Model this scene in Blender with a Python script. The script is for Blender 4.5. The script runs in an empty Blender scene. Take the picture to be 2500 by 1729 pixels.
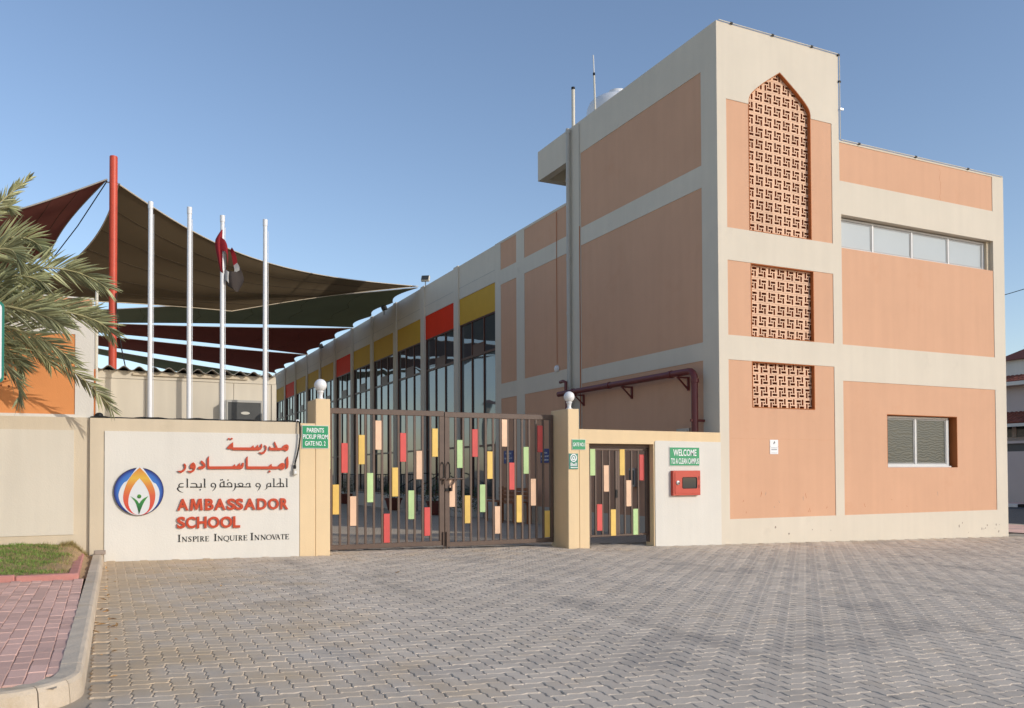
import bpy, math, random
import numpy as np
from mathutils import Vector, Matrix
from mathutils.geometry import tessellate_polygon

random.seed(7)
scene = bpy.context.scene
R = math.radians
# ---------------------------------------------------------------- camera
# world: x runs along the street front, y runs back along the school wing, z up; the tower's near corner is the origin
CAM = Vector((-11.630, -14.023, 1.5))
YAW, PITCH, ROLL = 0.45053, 0.02013, -0.0044
fwd = Vector((math.sin(YAW), math.cos(YAW), 0)); rgt = Vector((math.cos(YAW), -math.sin(YAW), 0)); zax = Vector((0, 0, 1))
F_ = fwd*math.cos(PITCH) + zax*math.sin(PITCH); U_ = -fwd*math.sin(PITCH) + zax*math.cos(PITCH)
X_ = rgt*math.cos(ROLL) + U_*math.sin(ROLL); Y_ = -rgt*math.sin(ROLL) + U_*math.cos(ROLL)
cam = bpy.data.cameras.new('camera'); camo = bpy.data.objects.new('camera', cam); scene.collection.objects.link(camo)
m = Matrix((X_, Y_, -F_)).transposed().to_4x4(); m.translation = CAM; camo.matrix_world = m
cam.sensor_width = 36; cam.sensor_fit = 'HORIZONTAL'; cam.lens = 2059.536/2500*36; cam.shift_y = 0.09954
cam.clip_start = .05; cam.clip_end = 3000
scene.camera = camo
# ---------------------------------------------------------------- sky, sun, exposure
SUN_B, SUN_EL = R(36), R(22)          # sun stands 36 degrees to the right of the street front's normal
to_sun = Vector((math.sin(SUN_B)*math.cos(SUN_EL), -math.cos(SUN_B)*math.cos(SUN_EL), math.sin(SUN_EL)))
world = bpy.data.worlds.new('World'); scene.world = world; world.use_nodes = True
nt = world.node_tree; sky = nt.nodes.new('ShaderNodeTexSky'); sky.sky_type = 'NISHITA'; sky.sun_disc = False
sky.sun_elevation = SUN_EL; sky.sun_rotation = math.atan2(to_sun.x, to_sun.y)
sky.altitude = 0; sky.air_density = 1.0; sky.dust_density = 0.6; sky.ozone_density = 2.2
bg = nt.nodes['Background']; tint = nt.nodes.new('ShaderNodeVectorMath'); tint.operation = 'MULTIPLY'; tint.inputs[1].default_value = (1.04, .965, .945)   # dusty Gulf air: a slightly violet blue
nt.links.new(sky.outputs[0], tint.inputs[0]); nt.links.new(tint.outputs[0], bg.inputs[0]); bg.inputs[1].default_value = 0.15
sun = bpy.data.lights.new('sun', 'SUN'); sun.energy = 2.0; sun.angle = R(.53); sun.color = (1, .94, .86)
suno = bpy.data.objects.new('sun', sun); scene.collection.objects.link(suno)
suno.rotation_euler = (-to_sun).to_track_quat('-Z', 'Y').to_euler(); suno.location = (0, -10, 30)
vs = scene.view_settings; vs.view_transform = 'Standard'; vs.look = 'None'; vs.exposure = 0.33; vs.gamma = 1; vs.use_curve_mapping = False
scene.render.engine = 'CYCLES'; scene.render.resolution_x = 1024; scene.render.resolution_y = 708
scene.cycles.max_bounces = 8; scene.cycles.transparent_max_bounces = 16

# ---------------------------------------------------------------- helpers
def gz(u): return -.019*max(-18., min(11., u)) - .01            # the forecourt falls gently to the right
COL = scene.collection
def tag(o, label=None, cat=None, group=None, kind=None):
    if label: o['label'] = label
    if cat: o['category'] = cat
    if group: o['group'] = group
    if kind: o['kind'] = kind
    return o
def empty(name, loc, label=None, cat=None, group=None):
    o = bpy.data.objects.new(name, None); COL.objects.link(o); o.location = loc; o.empty_display_size = .2
    return tag(o, label, cat, group)
WO = {}                                                # world origin of parts that are parents in turn
def origin_of(p): return WO.get(p.name, p.location)
def link(name, me, mat, parent=None, smooth=False):
    o = bpy.data.objects.new(name, me); COL.objects.link(o)
    if mat is not None and not me.materials: me.materials.append(mat)
    WO[o.name] = Vector((0, 0, 0))
    if parent is not None:
        o.parent = parent; o.matrix_parent_inverse = Matrix.Translation(-origin_of(parent))
    if smooth:
        me.polygons.foreach_set('use_smooth', [True]*len(me.polygons))
        try: me.set_sharp_from_angle(angle=R(40))
        except Exception: pass
    return o
def place(name, me, mat, parent, loc, rotz=0., rot=None, scale=None):     # shared mesh at a spot
    o = bpy.data.objects.new(name, me); COL.objects.link(o)
    if mat is not None and not me.materials: me.materials.append(mat)
    if parent is not None: o.parent = parent; o.matrix_parent_inverse = Matrix.Translation(-origin_of(parent))
    o.location = loc; WO[o.name] = Vector(loc); o.rotation_euler = rot if rot else (0, 0, rotz)
    if scale: o.scale = scale
    return o
class MB:
    def __init__(s): s.v = []; s.f = []
    def add(s, vs, fs):
        b = len(s.v); s.v += [tuple(q) for q in vs]; s.f += [tuple(i+b for i in f) for f in fs]; return s
    def box(s, x0, x1, y0, y1, z0, z1, bev=0.):
        if bev <= 0:
            return s.add([(x0,y0,z0),(x1,y0,z0),(x1,y1,z0),(x0,y1,z0),(x0,y0,z1),(x1,y0,z1),(x1,y1,z1),(x0,y1,z1)],
                  [(0,3,2,1),(4,5,6,7),(0,1,5,4),(1,2,6,5),(2,3,7,6),(3,0,4,7)])
        b = min(bev, (x1-x0)*.45, (y1-y0)*.45, (z1-z0)*.45)
        vs = []; idx = {}
        for ix, (X, dx) in enumerate(((x0,1),(x1,-1))):
            for iy, (Y, dy) in enumerate(((y0,1),(y1,-1))):
                for iz, (Z, dz) in enumerate(((z0,1),(z1,-1))):
                    for a, q in enumerate(((X,Y+dy*b,Z+dz*b),(X+dx*b,Y,Z+dz*b),(X+dx*b,Y+dy*b,Z))):
                        idx[ix,iy,iz,a] = len(vs); vs.append(q)
        I = lambda *k: idx[k]
        fs = []
        for i in (0,1):
            q = [I(i,0,0,0),I(i,1,0,0),I(i,1,1,0),I(i,0,1,0)]; fs.append(tuple(q if i else q[::-1]))
            q = [I(0,i,0,1),I(1,i,0,1),I(1,i,1,1),I(0,i,1,1)]; fs.append(tuple(q[::-1] if i else q))
            q = [I(0,0,i,2),I(1,0,i,2),I(1,1,i,2),I(0,1,i,2)]; fs.append(tuple(q if i else q[::-1]))
        for i in (0,1):
            for j in (0,1):
                fs.append((I(i,j,0,0),I(i,j,1,0),I(i,j,1,1),I(i,j,0,1))); fs.append((I(i,0,j,0),I(i,1,j,0),I(i,1,j,2),I(i,0,j,2))); fs.append((I(0,i,j,1),I(1,i,j,1),I(1,i,j,2),I(0,i,j,2)))
                for k in (0,1): fs.append((I(i,j,k,0),I(i,j,k,1),I(i,j,k,2)))
        return s.add(vs, fs)
    def plate(s, outer, holes, plane, d0, d1):
        """prism of a polygon with holes. plane 'F': points are (x,z), depth along y; 'L': points are (y,z), depth along x; 'T': points (x,y), depth along z"""
        loops = [[Vector((a, b, 0)) for a, b in l] for l in [outer]+list(holes)]
        tris = tessellate_polygon(loops); flat = [q for l in loops for q in l]; n = len(flat)
        P = {'F': lambda q, d: (q.x, d, q.y), 'L': lambda q, d: (d, q.x, q.y), 'T': lambda q, d: (q.x, q.y, d)}[plane]
        vs = [P(q, d0) for q in flat] + [P(q, d1) for q in flat]
        fs = [tuple(t) for t in tris] + [tuple(i+n for i in t[::-1]) for t in tris]
        b = 0
        for l in loops:
            k = len(l)
            for i in range(k): fs.append((b+i, b+(i+1) % k, b+(i+1) % k+n, b+i+n))
            b += k
        return s.add(vs, fs)
    def tube(s, pts, r, n=10, cap=True, rads=None):
        pts = [Vector(q) for q in pts]; base = len(s.v); prev = None; vs = []
        for i, q in enumerate(pts):
            d = (pts[min(i+1, len(pts)-1)]-pts[max(i-1, 0)]).normalized()
            if prev is None: a = d.orthogonal().normalized()
            else: a = (prev - d*prev.dot(d)).normalized()
            prev = a; c = d.cross(a); rr = rads[i] if rads else r
            for k in range(n):
                t = 2*math.pi*k/n; vs.append(q + (a*math.cos(t)+c*math.sin(t))*rr)
        fs = [(i*n+k, i*n+(k+1) % n, (i+1)*n+(k+1) % n, (i+1)*n+k) for i in range(len(pts)-1) for k in range(n)]
        if cap: fs += [tuple(range(n))[::-1], tuple((len(pts)-1)*n+k for k in range(n))]
        return s.add(vs, fs)
    def lathe(s, prof, c, n=24):
        vs = [(c[0]+r*math.cos(2*math.pi*k/n), c[1]+r*math.sin(2*math.pi*k/n), c[2]+z) for r, z in prof for k in range(n)]
        fs = [(i*n+k, i*n+(k+1) % n, (i+1)*n+(k+1) % n, (i+1)*n+k) for i in range(len(prof)-1) for k in range(n)]
        fs += [tuple(range(n))[::-1], tuple((len(prof)-1)*n+k for k in range(n))]
        return s.add(vs, fs)
    def mesh(s, name, fix=True):
        me = bpy.data.meshes.new(name); me.from_pydata(s.v, [], s.f)
        if fix:
            import bmesh
            bm = bmesh.new(); bm.from_mesh(me); bmesh.ops.recalc_face_normals(bm, faces=bm.faces); bm.to_mesh(me); bm.free()
        me.update(); return me
    def build(s, name, mat, parent=None, smooth=False): return link(name, s.mesh(name), mat, parent, smooth)
def rect(a0, a1, b0, b1): return [(a0,b0),(a1,b0),(a1,b1),(a0,b1)]
def box(name, mat, parent, *a, bev=0.): return MB().box(*a, bev=bev).build(name, mat, parent)

# ---------------------------------------------------------------- materials
def mat(name, col, rough=.8, var=.06, vscale=1.2, bump=.15, bscale=60., spec=.3, metal=0., speck=0., stain=None, trans=0., coat=0., obj_var=0., isl_var=0., streak=0.):
    m = bpy.data.materials.new(name); m.use_nodes = True; t = m.node_tree; N = t.nodes.new; L = t.links.new
    b = t.nodes['Principled BSDF']; b.inputs['Roughness'].default_value = rough; b.inputs['Specular IOR Level'].default_value = spec; b.inputs['Metallic'].default_value = metal
    b.inputs['Coat Weight'].default_value = coat
    if trans: b.inputs['Transmission Weight'].default_value = trans
    geo = N('ShaderNodeNewGeometry'); pos = geo.outputs['Position']
    c = N('ShaderNodeRGB'); c.outputs[0].default_value = (*col, 1); cur = c.outputs[0]
    def mul(cur, fac_socket, lo, hi):
        mr = N('ShaderNodeMapRange'); mr.inputs[1].default_value = .25; mr.inputs[2].default_value = .75; mr.inputs[3].default_value = lo; mr.inputs[4].default_value = hi; L(fac_socket, mr.inputs[0])
        x = N('ShaderNodeVectorMath'); x.operation = 'SCALE'; L(cur, x.inputs[0]); L(mr.outputs[0], x.inputs['Scale']); return x.outputs[0]
    if var:
        n = N('ShaderNodeTexNoise'); n.inputs['Scale'].default_value = vscale; n.inputs['Detail'].default_value = 5; n.inputs['Roughness'].default_value = .62; L(pos, n.inputs['Vector']); cur = mul(cur, n.outputs[0], 1-var, 1+var)
    if speck:
        n = N('ShaderNodeTexNoise'); n.inputs['Scale'].default_value = 140; n.inputs['Detail'].default_value = 3; L(pos, n.inputs['Vector']); cur = mul(cur, n.outputs[0], 1-speck, 1+speck)
    if streak:      # rain runs: noise stretched along the vertical
        mp = N('ShaderNodeMapping'); mp.inputs['Scale'].default_value = (5, 5, .35); L(pos, mp.inputs['Vector'])
        n = N('ShaderNodeTexNoise'); n.inputs['Scale'].default_value = 1; n.inputs['Detail'].default_value = 4; L(mp.outputs[0], n.inputs['Vector']); cur = mul(cur, n.outputs[0], 1-streak, 1+streak*.4)
    if obj_var or isl_var:
        oi = N('ShaderNodeObjectInfo'); a = N('ShaderNodeMath'); a.operation = 'ADD'; L(oi.outputs['Random'], a.inputs[0]); L(geo.outputs['Random Per Island'], a.inputs[1])
        fr = N('ShaderNodeMath'); fr.operation = 'FRACT'; L(a.outputs[0], fr.inputs[0]); q = obj_var or isl_var; cur = mul(cur, fr.outputs[0], 1-q, 1+q)
    if stain:       # (colour, amount, scale, threshold): blotches with a shape of their own
        sc, am, ss, th = stain
        n = N('ShaderNodeTexNoise'); n.inputs['Scale'].default_value = ss; n.inputs['Detail'].default_value = 6; n.inputs['Roughness'].default_value = .65; L(pos, n.inputs['Vector'])
        mr = N('ShaderNodeMapRange'); mr.inputs[1].default_value = th; mr.inputs[2].default_value = th+.16; mr.inputs[4].default_value = am; L(n.outputs[0], mr.inputs[0])
        mx = N('ShaderNodeMix'); mx.data_type = 'RGBA'; L(mr.outputs[0], mx.inputs[0]); L(cur, mx.inputs[6]); mx.inputs[7].default_value = (*sc, 1); cur = mx.outputs[2]
    L(cur, b.inputs['Base Color'])
    if bump:
        n = N('ShaderNodeTexNoise'); n.inputs['Scale'].default_value = bscale; n.inputs['Detail'].default_value = 4; L(pos, n.inputs['Vector'])
        bp = N('ShaderNodeBump'); bp.inputs['Strength'].default_value = bump; bp.inputs['Distance'].default_value = .01; L(n.outputs[0], bp.inputs['Height']); L(bp.outputs[0], b.inputs['Normal'])
    return m
M = {}
M['cream'] = mat('cream_render', (.67,.60,.485), .85, .04, .7, .2, 90, speck=.02, streak=.035, stain=((.50,.44,.36), .35, 1.3, .62))
M['white_wall'] = mat('white_render', (.70,.665,.59), .85, .04, .9, .25, 45, speck=.02, streak=.04, stain=((.50,.42,.32), .3, 3.2, .66))
M['peach'] = mat('peach_render', (.645,.375,.235), .85, .045, .6, .2, 90, speck=.02, streak=.04, stain=((.58,.30,.17), .4, .9, .58))
M['jali'] = mat('peach_block', (.76,.50,.335), .88, .05, 2, .2, 120, speck=.03, obj_var=.06)
M['rust'] = mat('orange_brown_reveal', (.46,.15,.045), .8, .05, 2, .15)
M['straw'] = mat('straw_render', (.76,.575,.345), .85, .05, .9, .25, 60, streak=.05, stain=((.60,.43,.25), .35, 2.2, .63))
M['beige'] = mat('beige_render', (.63,.53,.385), .85, .05, 1.1, .25, 60, streak=.07, stain=((.5,.40,.27), .4, 1.6, .60))
M['orange'] = mat('orange_render', (.72,.29,.10), .85, .05, .8, .2, 70, streak=.05)
M['roof'] = mat('roof_slab', (.45,.42,.37), .9)
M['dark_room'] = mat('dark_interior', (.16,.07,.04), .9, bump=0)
M['gate'] = mat('brown_painted_steel', (.115,.075,.055), .5, .16, 6, .06, 30, spec=.4, stain=((.22,.13,.09), .5, 9, .62))
for k, c in dict(yellow=(.80,.53,.13), red=(.66,.085,.075), pink=(.84,.55,.36), green=(.48,.66,.30)).items():
    M['g_'+k] = mat('gate_panel_'+k, tuple(x*.94 for x in c), .5, .09, 5, .08, 25, spec=.4, streak=.10, obj_var=.05, stain=((.34,.26,.19), .35, 14, .66))
M['frame'] = mat('brown_window_frame', (.10,.035,.02), .45, .1, 4, 0)
M['alu'] = mat('white_aluminium', (.62,.62,.60), .35, .04, 3, 0, spec=.5)
M['alu_grey'] = mat('grey_aluminium', (.30,.30,.29), .4, .04, 3, 0, spec=.5)
M['black'] = mat('black_rubber', (.012,.012,.012), .6, 0, bump=0)
M['steel'] = mat('galvanised_steel', (.45,.45,.44), .4, .08, 5, 0, metal=.8)
M['white_paint'] = mat('white_paint', (.74,.74,.73), .4, .03, 5, 0, spec=.5)
M['globe'] = mat('opal_globe', (.80,.79,.77), .25, .02, 3, 0, spec=.5)
M['sign_green'] = mat('sign_green', (.004,.27,.105), .35, .04, 8, 0, spec=.5)
M['bell_green'] = mat('bell_sign_green', (.02,.20,.14), .35, .04, 8, 0, spec=.5)
M['sign_white'] = mat('sign_white', (.80,.80,.79), .45, 0, bump=0)
M['sign_blue'] = mat('sign_blue', (.012,.035,.22), .4, .03, 8, 0)
M['letter_red'] = mat('letter_red', (.50,.055,.014), .42, .04, 10, 0, spec=.45)
M['ink'] = mat('black_letter', (.012,.011,.010), .5, 0, bump=0)
M['fire_red'] = mat('fire_box_red', (.52,.062,.035), .4, .06, 6, .03, 20, spec=.45)
M['pipe_red'] = mat('fire_pipe_maroon', (.15,.025,.022), .4, .1, 5, .03, 30, spec=.5)
M['mast_red'] = mat('mast_red', (.56,.075,.035), .45, .12, 3, .04, 20, spec=.4, stain=((.30,.05,.03), .5, 5, .6))
M['pvc'] = mat('grey_pvc', (.50,.47,.41), .5, .06, 3, 0)
M['spandrel_yellow'] = mat('spandrel_yellow', (.62,.36,.05), .6, .05, 2, 0, spec=.06)
M['spandrel_red'] = mat('spandrel_red', (.80,.045,.015), .6, .05, 2, 0, spec=.06)
M['grey_block'] = mat('loose_grey_block', (.33,.27,.22), .9, .15, 14, .4, 60)
M['leaf_dry'] = mat('dry_leaf', (.50,.30,.13), .8, .3, 20, 0, obj_var=.4)
M['wood'] = mat('orange_brown_wood', (.33,.11,.035), .5, .15, 8, .05, 40)
M['pot'] = mat('terracotta', (.17,.05,.035), .7, .1, 6, .1)
M['shrub'] = mat('shrub_leaf', (.05,.085,.03), .6, .3, 9, 0, isl_var=.4)
M['soil'] = mat('brown_soil', (.44,.29,.155), .95, .18, 6, .7, 50, speck=.1)
M['asphalt'] = mat('asphalt', (.05,.05,.052), .9, .12, 2, .4, 150)
M['sand'] = mat('sandy_ground', (.55,.46,.34), .95, .1, .4, .4, 60)
M['villa'] = mat('villa_wall', (.55,.47,.43), .85, .05, .8, .1)
M['tile'] = mat('red_roof_tile', (.23,.07,.045), .75, .15, 3, .1, obj_var=.15)
M['trunk'] = mat('palm_trunk', (.17,.12,.075), .9, .25, 12, .5, 30)
M['frond'] = mat('palm_leaflet', (.31,.32,.165), .5, .3, 3, 0, spec=.45, isl_var=.42, stain=((.42,.33,.17), .7, 7, .64))
M['rachis'] = mat('palm_rachis', (.42,.38,.20), .6, .1, 6, 0)
M['kerb'] = mat('concrete_kerb', (.58,.48,.36), .9, .10, 3, .4, 60, speck=.06, stain=((.45,.33,.19), .7, 2.2, .55), obj_var=.06)
M['kerb_red'] = mat('red_kerb', (.52,.23,.19), .85, .14, 7, .3, 60, speck=.06, stain=((.42,.30,.20), .4, 5, .6))
M['plastic'] = mat('off_white_plastic', (.62,.58,.48), .45, .03, 5, 0)
M['cabin'] = mat('cabin_panel', (.63,.56,.44), .6, .04, 1, .05, 20, streak=.10)
M['sheet'] = mat('grey_roof_sheet', (.33,.30,.26), .6, .15, 3, .1)
M['ac'] = mat('ac_housing', (.43,.41,.36), .5, .05, 4, 0)
M['ac_grille'] = mat('ac_grille', (.10,.10,.095), .5, .08, 6, 0)
M['tank'] = mat('white_tank', (.72,.73,.74), .35, .02, 3, 0)
for k, c in dict(brown=(.27,.20,.12), green=(.30,.31,.21), maroon=(.33,.12,.092)).items():
    m = M['sail_'+k] = mat('shade_cloth_'+k, c, .9, .05, .6, .25, 220, spec=.1)      # knitted cloth: some light comes through
    t = m.node_tree; tl = t.nodes.new('ShaderNodeBsdfTranslucent'); ms = t.nodes.new('ShaderNodeMixShader'); ms.inputs[0].default_value = .4; pb = t.nodes['Principled BSDF']
    t.links.new(pb.inputs['Base Color'].links[0].from_socket, tl.inputs[0]); t.links.new(pb.outputs[0], ms.inputs[1]); t.links.new(tl.outputs[0], ms.inputs[2]); t.links.new(ms.outputs[0], t.nodes['Material Output'].inputs[0])
M['seam'] = mat('sail_seam', (.07,.05,.03), .9, 0, bump=0)
def glassy(name, col, rough=.02, spec=.5, wav=.0, wscale=.8):
    m = mat(name, col, rough, .04, .8, 0, spec=spec); b = m.node_tree.nodes['Principled BSDF']; b.inputs['IOR'].default_value = 1.52
    if wav:
        t = m.node_tree; g = t.nodes.new('ShaderNodeNewGeometry'); n = t.nodes.new('ShaderNodeTexNoise'); n.inputs['Scale'].default_value = wscale; n.inputs['Detail'].default_value = 0
        t.links.new(g.outputs['Position'], n.inputs['Vector']); bp = t.nodes.new('ShaderNodeBump'); bp.inputs['Strength'].default_value = wav; bp.inputs['Distance'].default_value = .05
        t.links.new(n.outputs[0], bp.inputs['Height']); t.links.new(bp.outputs[0], b.inputs['Normal'])
    return m
M['glass_dark'] = glassy('dark_glazing', (.075,.08,.08), wav=.35, wscale=.7)
M['glass_blind'] = glassy('blind_behind_glazing', (.12,.155,.155), wav=.35, wscale=.7)
M['glass_white'] = glassy('frosted_glazing', (.42,.46,.46), .18, .5)
M['glass_box'] = glassy('dark_view_panel', (.05,.052,.05), .08, .5)
# embossed obscure glass of the ground-floor window
m = glassy('patterned_glazing', (.075,.082,.068), .28, .45); t = m.node_tree; g = t.nodes.new('ShaderNodeNewGeometry'); vo = t.nodes.new('ShaderNodeTexVoronoi'); vo.feature = 'DISTANCE_TO_EDGE'; vo.inputs['Scale'].default_value = 9
no = t.nodes.new('ShaderNodeTexWave'); no.wave_type = 'RINGS'; no.inputs['Scale'].default_value = 5; no.inputs['Distortion'].default_value = 9; no.inputs['Detail'].default_value = 1
t.links.new(g.outputs['Position'], vo.inputs['Vector']); t.links.new(g.outputs['Position'], no.inputs['Vector']); bp = t.nodes.new('ShaderNodeBump'); bp.inputs['Strength'].default_value = .09; bp.inputs['Distance'].default_value = .02
t.links.new(no.outputs[0], bp.inputs['Height']); t.links.new(bp.outputs[0], t.nodes['Principled BSDF'].inputs['Normal']); M['glass_pattern'] = m
# paving: light grey concrete with sand drifted over it towards the kerb
def paver_mat(name, col, var, sand_u=None):
    m = mat(name, col, .9, .09, .55, .35, 140, spec=.25, speck=.10, isl_var=var, stain=((.30,.265,.23), .55, .75, .53)); t = m.node_tree; b = t.nodes['Principled BSDF']
    if sand_u is not None:
        N = t.nodes.new; L = t.links.new; src = b.inputs['Base Color'].links[0].from_socket
        g = N('ShaderNodeNewGeometry'); sx = N('ShaderNodeSeparateXYZ'); L(g.outputs['Position'], sx.inputs[0])
        mr = N('ShaderNodeMapRange'); mr.inputs[1].default_value = sand_u; mr.inputs[2].default_value = sand_u+3.2; mr.inputs[3].default_value = .42; mr.inputs[4].default_value = 0; L(sx.outputs[0], mr.inputs[0])
        my = N('ShaderNodeMapRange'); my.inputs[1].default_value = -2.2; my.inputs[2].default_value = .2; my.inputs[3].default_value = 0; my.inputs[4].default_value = .16; L(sx.outputs[1], my.inputs[0])
        n = N('ShaderNodeTexNoise'); n.inputs['Scale'].default_value = 1.7; n.inputs['Detail'].default_value = 6; n.inputs['Roughness'].default_value = .6; L(g.outputs['Position'], n.inputs['Vector'])
        a = N('ShaderNodeMath'); a.operation = 'ADD'; L(mr.outputs[0], a.inputs[0]); L(n.outputs[0], a.inputs[1])
        a1 = N('ShaderNodeMath'); a1.operation = 'ADD'; L(a.outputs[0], a1.inputs[0]); L(my.outputs[0], a1.inputs[1])
        r2 = N('ShaderNodeMapRange'); r2.inputs[1].default_value = .60; r2.inputs[2].default_value = .95; r2.inputs[4].default_value = .7; L(a1.outputs[0], r2.inputs[0])
        mx = N('ShaderNodeMix'); mx.data_type = 'RGBA'; L(r2.outputs[0], mx.inputs[0]); L(src, mx.inputs[6]); mx.inputs[7].default_value = (.58,.42,.245,1); L(mx.outputs[2], b.inputs['Base Color'])
        # tyre tracks towards the gate and a few oil drips
        mp = N('ShaderNodeMapping'); mp.inputs['Rotation'].default_value = (0, 0, .42); mp.inputs['Scale'].default_value = (2.6, .16, 1); L(g.outputs['Position'], mp.inputs['Vector'])
        tn_ = N('ShaderNodeTexNoise'); tn_.inputs['Scale'].default_value = 1; tn_.inputs['Detail'].default_value = 3; L(mp.outputs[0], tn_.inputs['Vector'])
        vo_ = N('ShaderNodeTexNoise'); vo_.inputs['Scale'].default_value = 3.3; vo_.inputs['Detail'].default_value = 2; L(g.outputs['Position'], vo_.inputs['Vector'])
        f1 = N('ShaderNodeMapRange'); f1.inputs[1].default_value = .56; f1.inputs[2].default_value = .70; f1.inputs[4].default_value = .26; L(tn_.outputs[0], f1.inputs[0])
        f2 = N('ShaderNodeMapRange'); f2.inputs[1].default_value = .70; f2.inputs[2].default_value = .76; f2.inputs[4].default_value = .45; L(vo_.outputs[0], f2.inputs[0])
        fm = N('ShaderNodeMath'); fm.operation = 'MAXIMUM'; L(f1.outputs[0], fm.inputs[0]); L(f2.outputs[0], fm.inputs[1])
        m2 = N('ShaderNodeMix'); m2.data_type = 'RGBA'; L(fm.outputs[0], m2.inputs[0]); L(mx.outputs[2], m2.inputs[6]); m2.inputs[7].default_value = (.20,.18,.16,1); L(m2.outputs[2], b.inputs['Base Color'])
    return m
M['paver'] = paver_mat('grey_zigzag_paver', (.60,.507,.40), .055, -11.7)
M['paver_pink'] = paver_mat('pink_paver', (.72,.455,.36), .10)
M['joint'] = mat('joint_sand', (.40,.335,.25), .95, .15, 3, .5, 120)
# courtyard: too far off to pick single pavers apart
m = mat('courtyard_paver', (.60,.50,.38), .9, .08, .6, .2, 60); t = m.node_tree; b = t.nodes['Principled BSDF']; src = b.inputs['Base Color'].links[0].from_socket
g = t.nodes.new('ShaderNodeNewGeometry'); br = t.nodes.new('ShaderNodeTexBrick'); br.inputs['Scale'].default_value = 1; br.inputs['Brick Width'].default_value = .225; br.inputs['Row Height'].default_value = .1125; br.inputs['Mortar Size'].default_value = .008
br.inputs['Color1'].default_value = (1,1,1,1); br.inputs['Color2'].default_value = (.88,.88,.88,1); br.inputs['Mortar'].default_value = (.5,.47,.42,1); t.links.new(g.outputs['Position'], br.inputs['Vector'])
mx = t.nodes.new('ShaderNodeMix'); mx.data_type = 'RGBA'; mx.blend_type = 'MULTIPLY'; mx.inputs[0].default_value = 1; t.links.new(src, mx.inputs[6]); t.links.new(br.outputs['Color'], mx.inputs[7]); t.links.new(mx.outputs[2], b.inputs['Base Color']); M['court'] = m
M['grass'] = mat('grass_blade', (.15,.235,.045), .6, .25, 3, 0, isl_var=.5)
M['straw_grass'] = mat('dry_grass_blade', (.34,.26,.10), .7, .2, 3, 0, isl_var=.3)
# ================================================================ THE SETTING
def sheet(name, mat_, us, vs_, zf, kind='structure', parent=None):
    V = [(u, v, zf(u, v)) for v in vs_ for u in us]; n = len(us)
    F = [(j*n+i, j*n+i+1, (j+1)*n+i+1, (j+1)*n+i) for j in range(len(vs_)-1) for i in range(n-1)]
    me = bpy.data.meshes.new(name); me.from_pydata(V, [], F); o = link(name, me, mat_, parent)
    if kind: o['kind'] = kind
    return o
sheet('ground', M['sand'], [-900,-60,-18,11,60,900], [-900,-60,60,900], lambda u, v: gz(u)-.06)
court = sheet('courtyard', M['court'], [-18,-12,-6,0.2], [.9,20,60], lambda u, v: gz(u)+.0)
road = sheet('road', M['asphalt'], [14.6,21,28], [-120,0,160], lambda u, v: gz(11)-.04)
road_front = sheet('side_street', M['asphalt'], [-60,-18,-11], [-30,-9.3], lambda u, v: gz(u)-.05)
drive = sheet('forecourt_paving', M['joint'], [-12.4,-6,0,6,11], [-14.5,-10,-5,.9], lambda u, v: gz(u)-.0105)

# ---- zigzag interlocking pavers laid in herringbone (112.5 x 225 mm)
W_ = .1125; AMP = .0085
def paver_outline(vert):
    # unit edges carry a point-symmetric wave, so that neighbours of either direction interlock
    prof = [(0,0),(.22,1),(.40,.35),(.60,-.35),(.78,-1)]
    pts = []
    def hedge(x0, x1, y):
        n = round(abs(x1-x0)/W_); s = 1 if x1 > x0 else -1
        for k in range(n):
            for t, a in prof:
                tt = t if s > 0 else 1-t
                if t == 0: pts.append((x0+s*k*W_, y)); continue
                pts.append((x0+s*(k+t)*W_, y + AMP*(a if s > 0 else -a)))
    def vedge(y0, y1, x):
        n = round(abs(y1-y0)/W_); s = 1 if y1 > y0 else -1
        for k in range(n):
            for t, a in prof:
                if t == 0: pts.append((x, y0+s*k*W_)); continue
                pts.append((x - AMP*(a if s > 0 else -a), y0+s*(k+t)*W_))
    w, h = (W_, 2*W_) if vert else (2*W_, W_)
    hedge(0, w, 0); vedge(0, h, w); hedge(w, 0, h); vedge(h, 0, 0)
    return pts
def inset(pts, d):
    n = len(pts); out = []
    for i in range(n):
        a = Vector(pts[i-1]); b = Vector(pts[i]); c = Vector(pts[(i+1) % n])
        e1 = (b-a).normalized(); e2 = (c-b).normalized(); n1 = Vector((-e1.y, e1.x)); n2 = Vector((-e2.y, e2.x)); s = n1+n2
        k = s.length_squared; out.append(tuple(b + (s*(2/k)*d if k > .6 else n1*d)))
    return out
def paver_geo(vert):
    o = paver_outline(vert); a = inset(o, .0011); b = inset(o, .0078); n = len(o)
    V = [(x, y, -.018) for x, y in a] + [(x, y, -.0075) for x, y in a] + [(x, y, 0) for x, y in b]
    F = []
    for r in (0, n):
        for i in range(n): j = (i+1) % n; F.append((r+i, r+j, r+n+j)); F.append((r+i, r+n+j, r+n+i))
    tr = tessellate_polygon([[Vector((x, y, 0)) for x, y in b]])
    for q in tr:
        A, B, C = (Vector(b[i]) for i in q); F.append(tuple(2*n+i for i in (q if (B-A).cross(C-A) > 0 else q[::-1])))
    return np.array(V), np.array(F)
geoH, geoV = paver_geo(False), paver_geo(True)
def raw_mesh(name, V, F):
    me = bpy.data.meshes.new(name); me.from_pydata(V.tolist(), [], F.tolist()); return me
meH, meV = raw_mesh('paver', *geoH), raw_mesh('paver', *geoV)
rng = np.random.default_rng(3); cells = []
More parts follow.
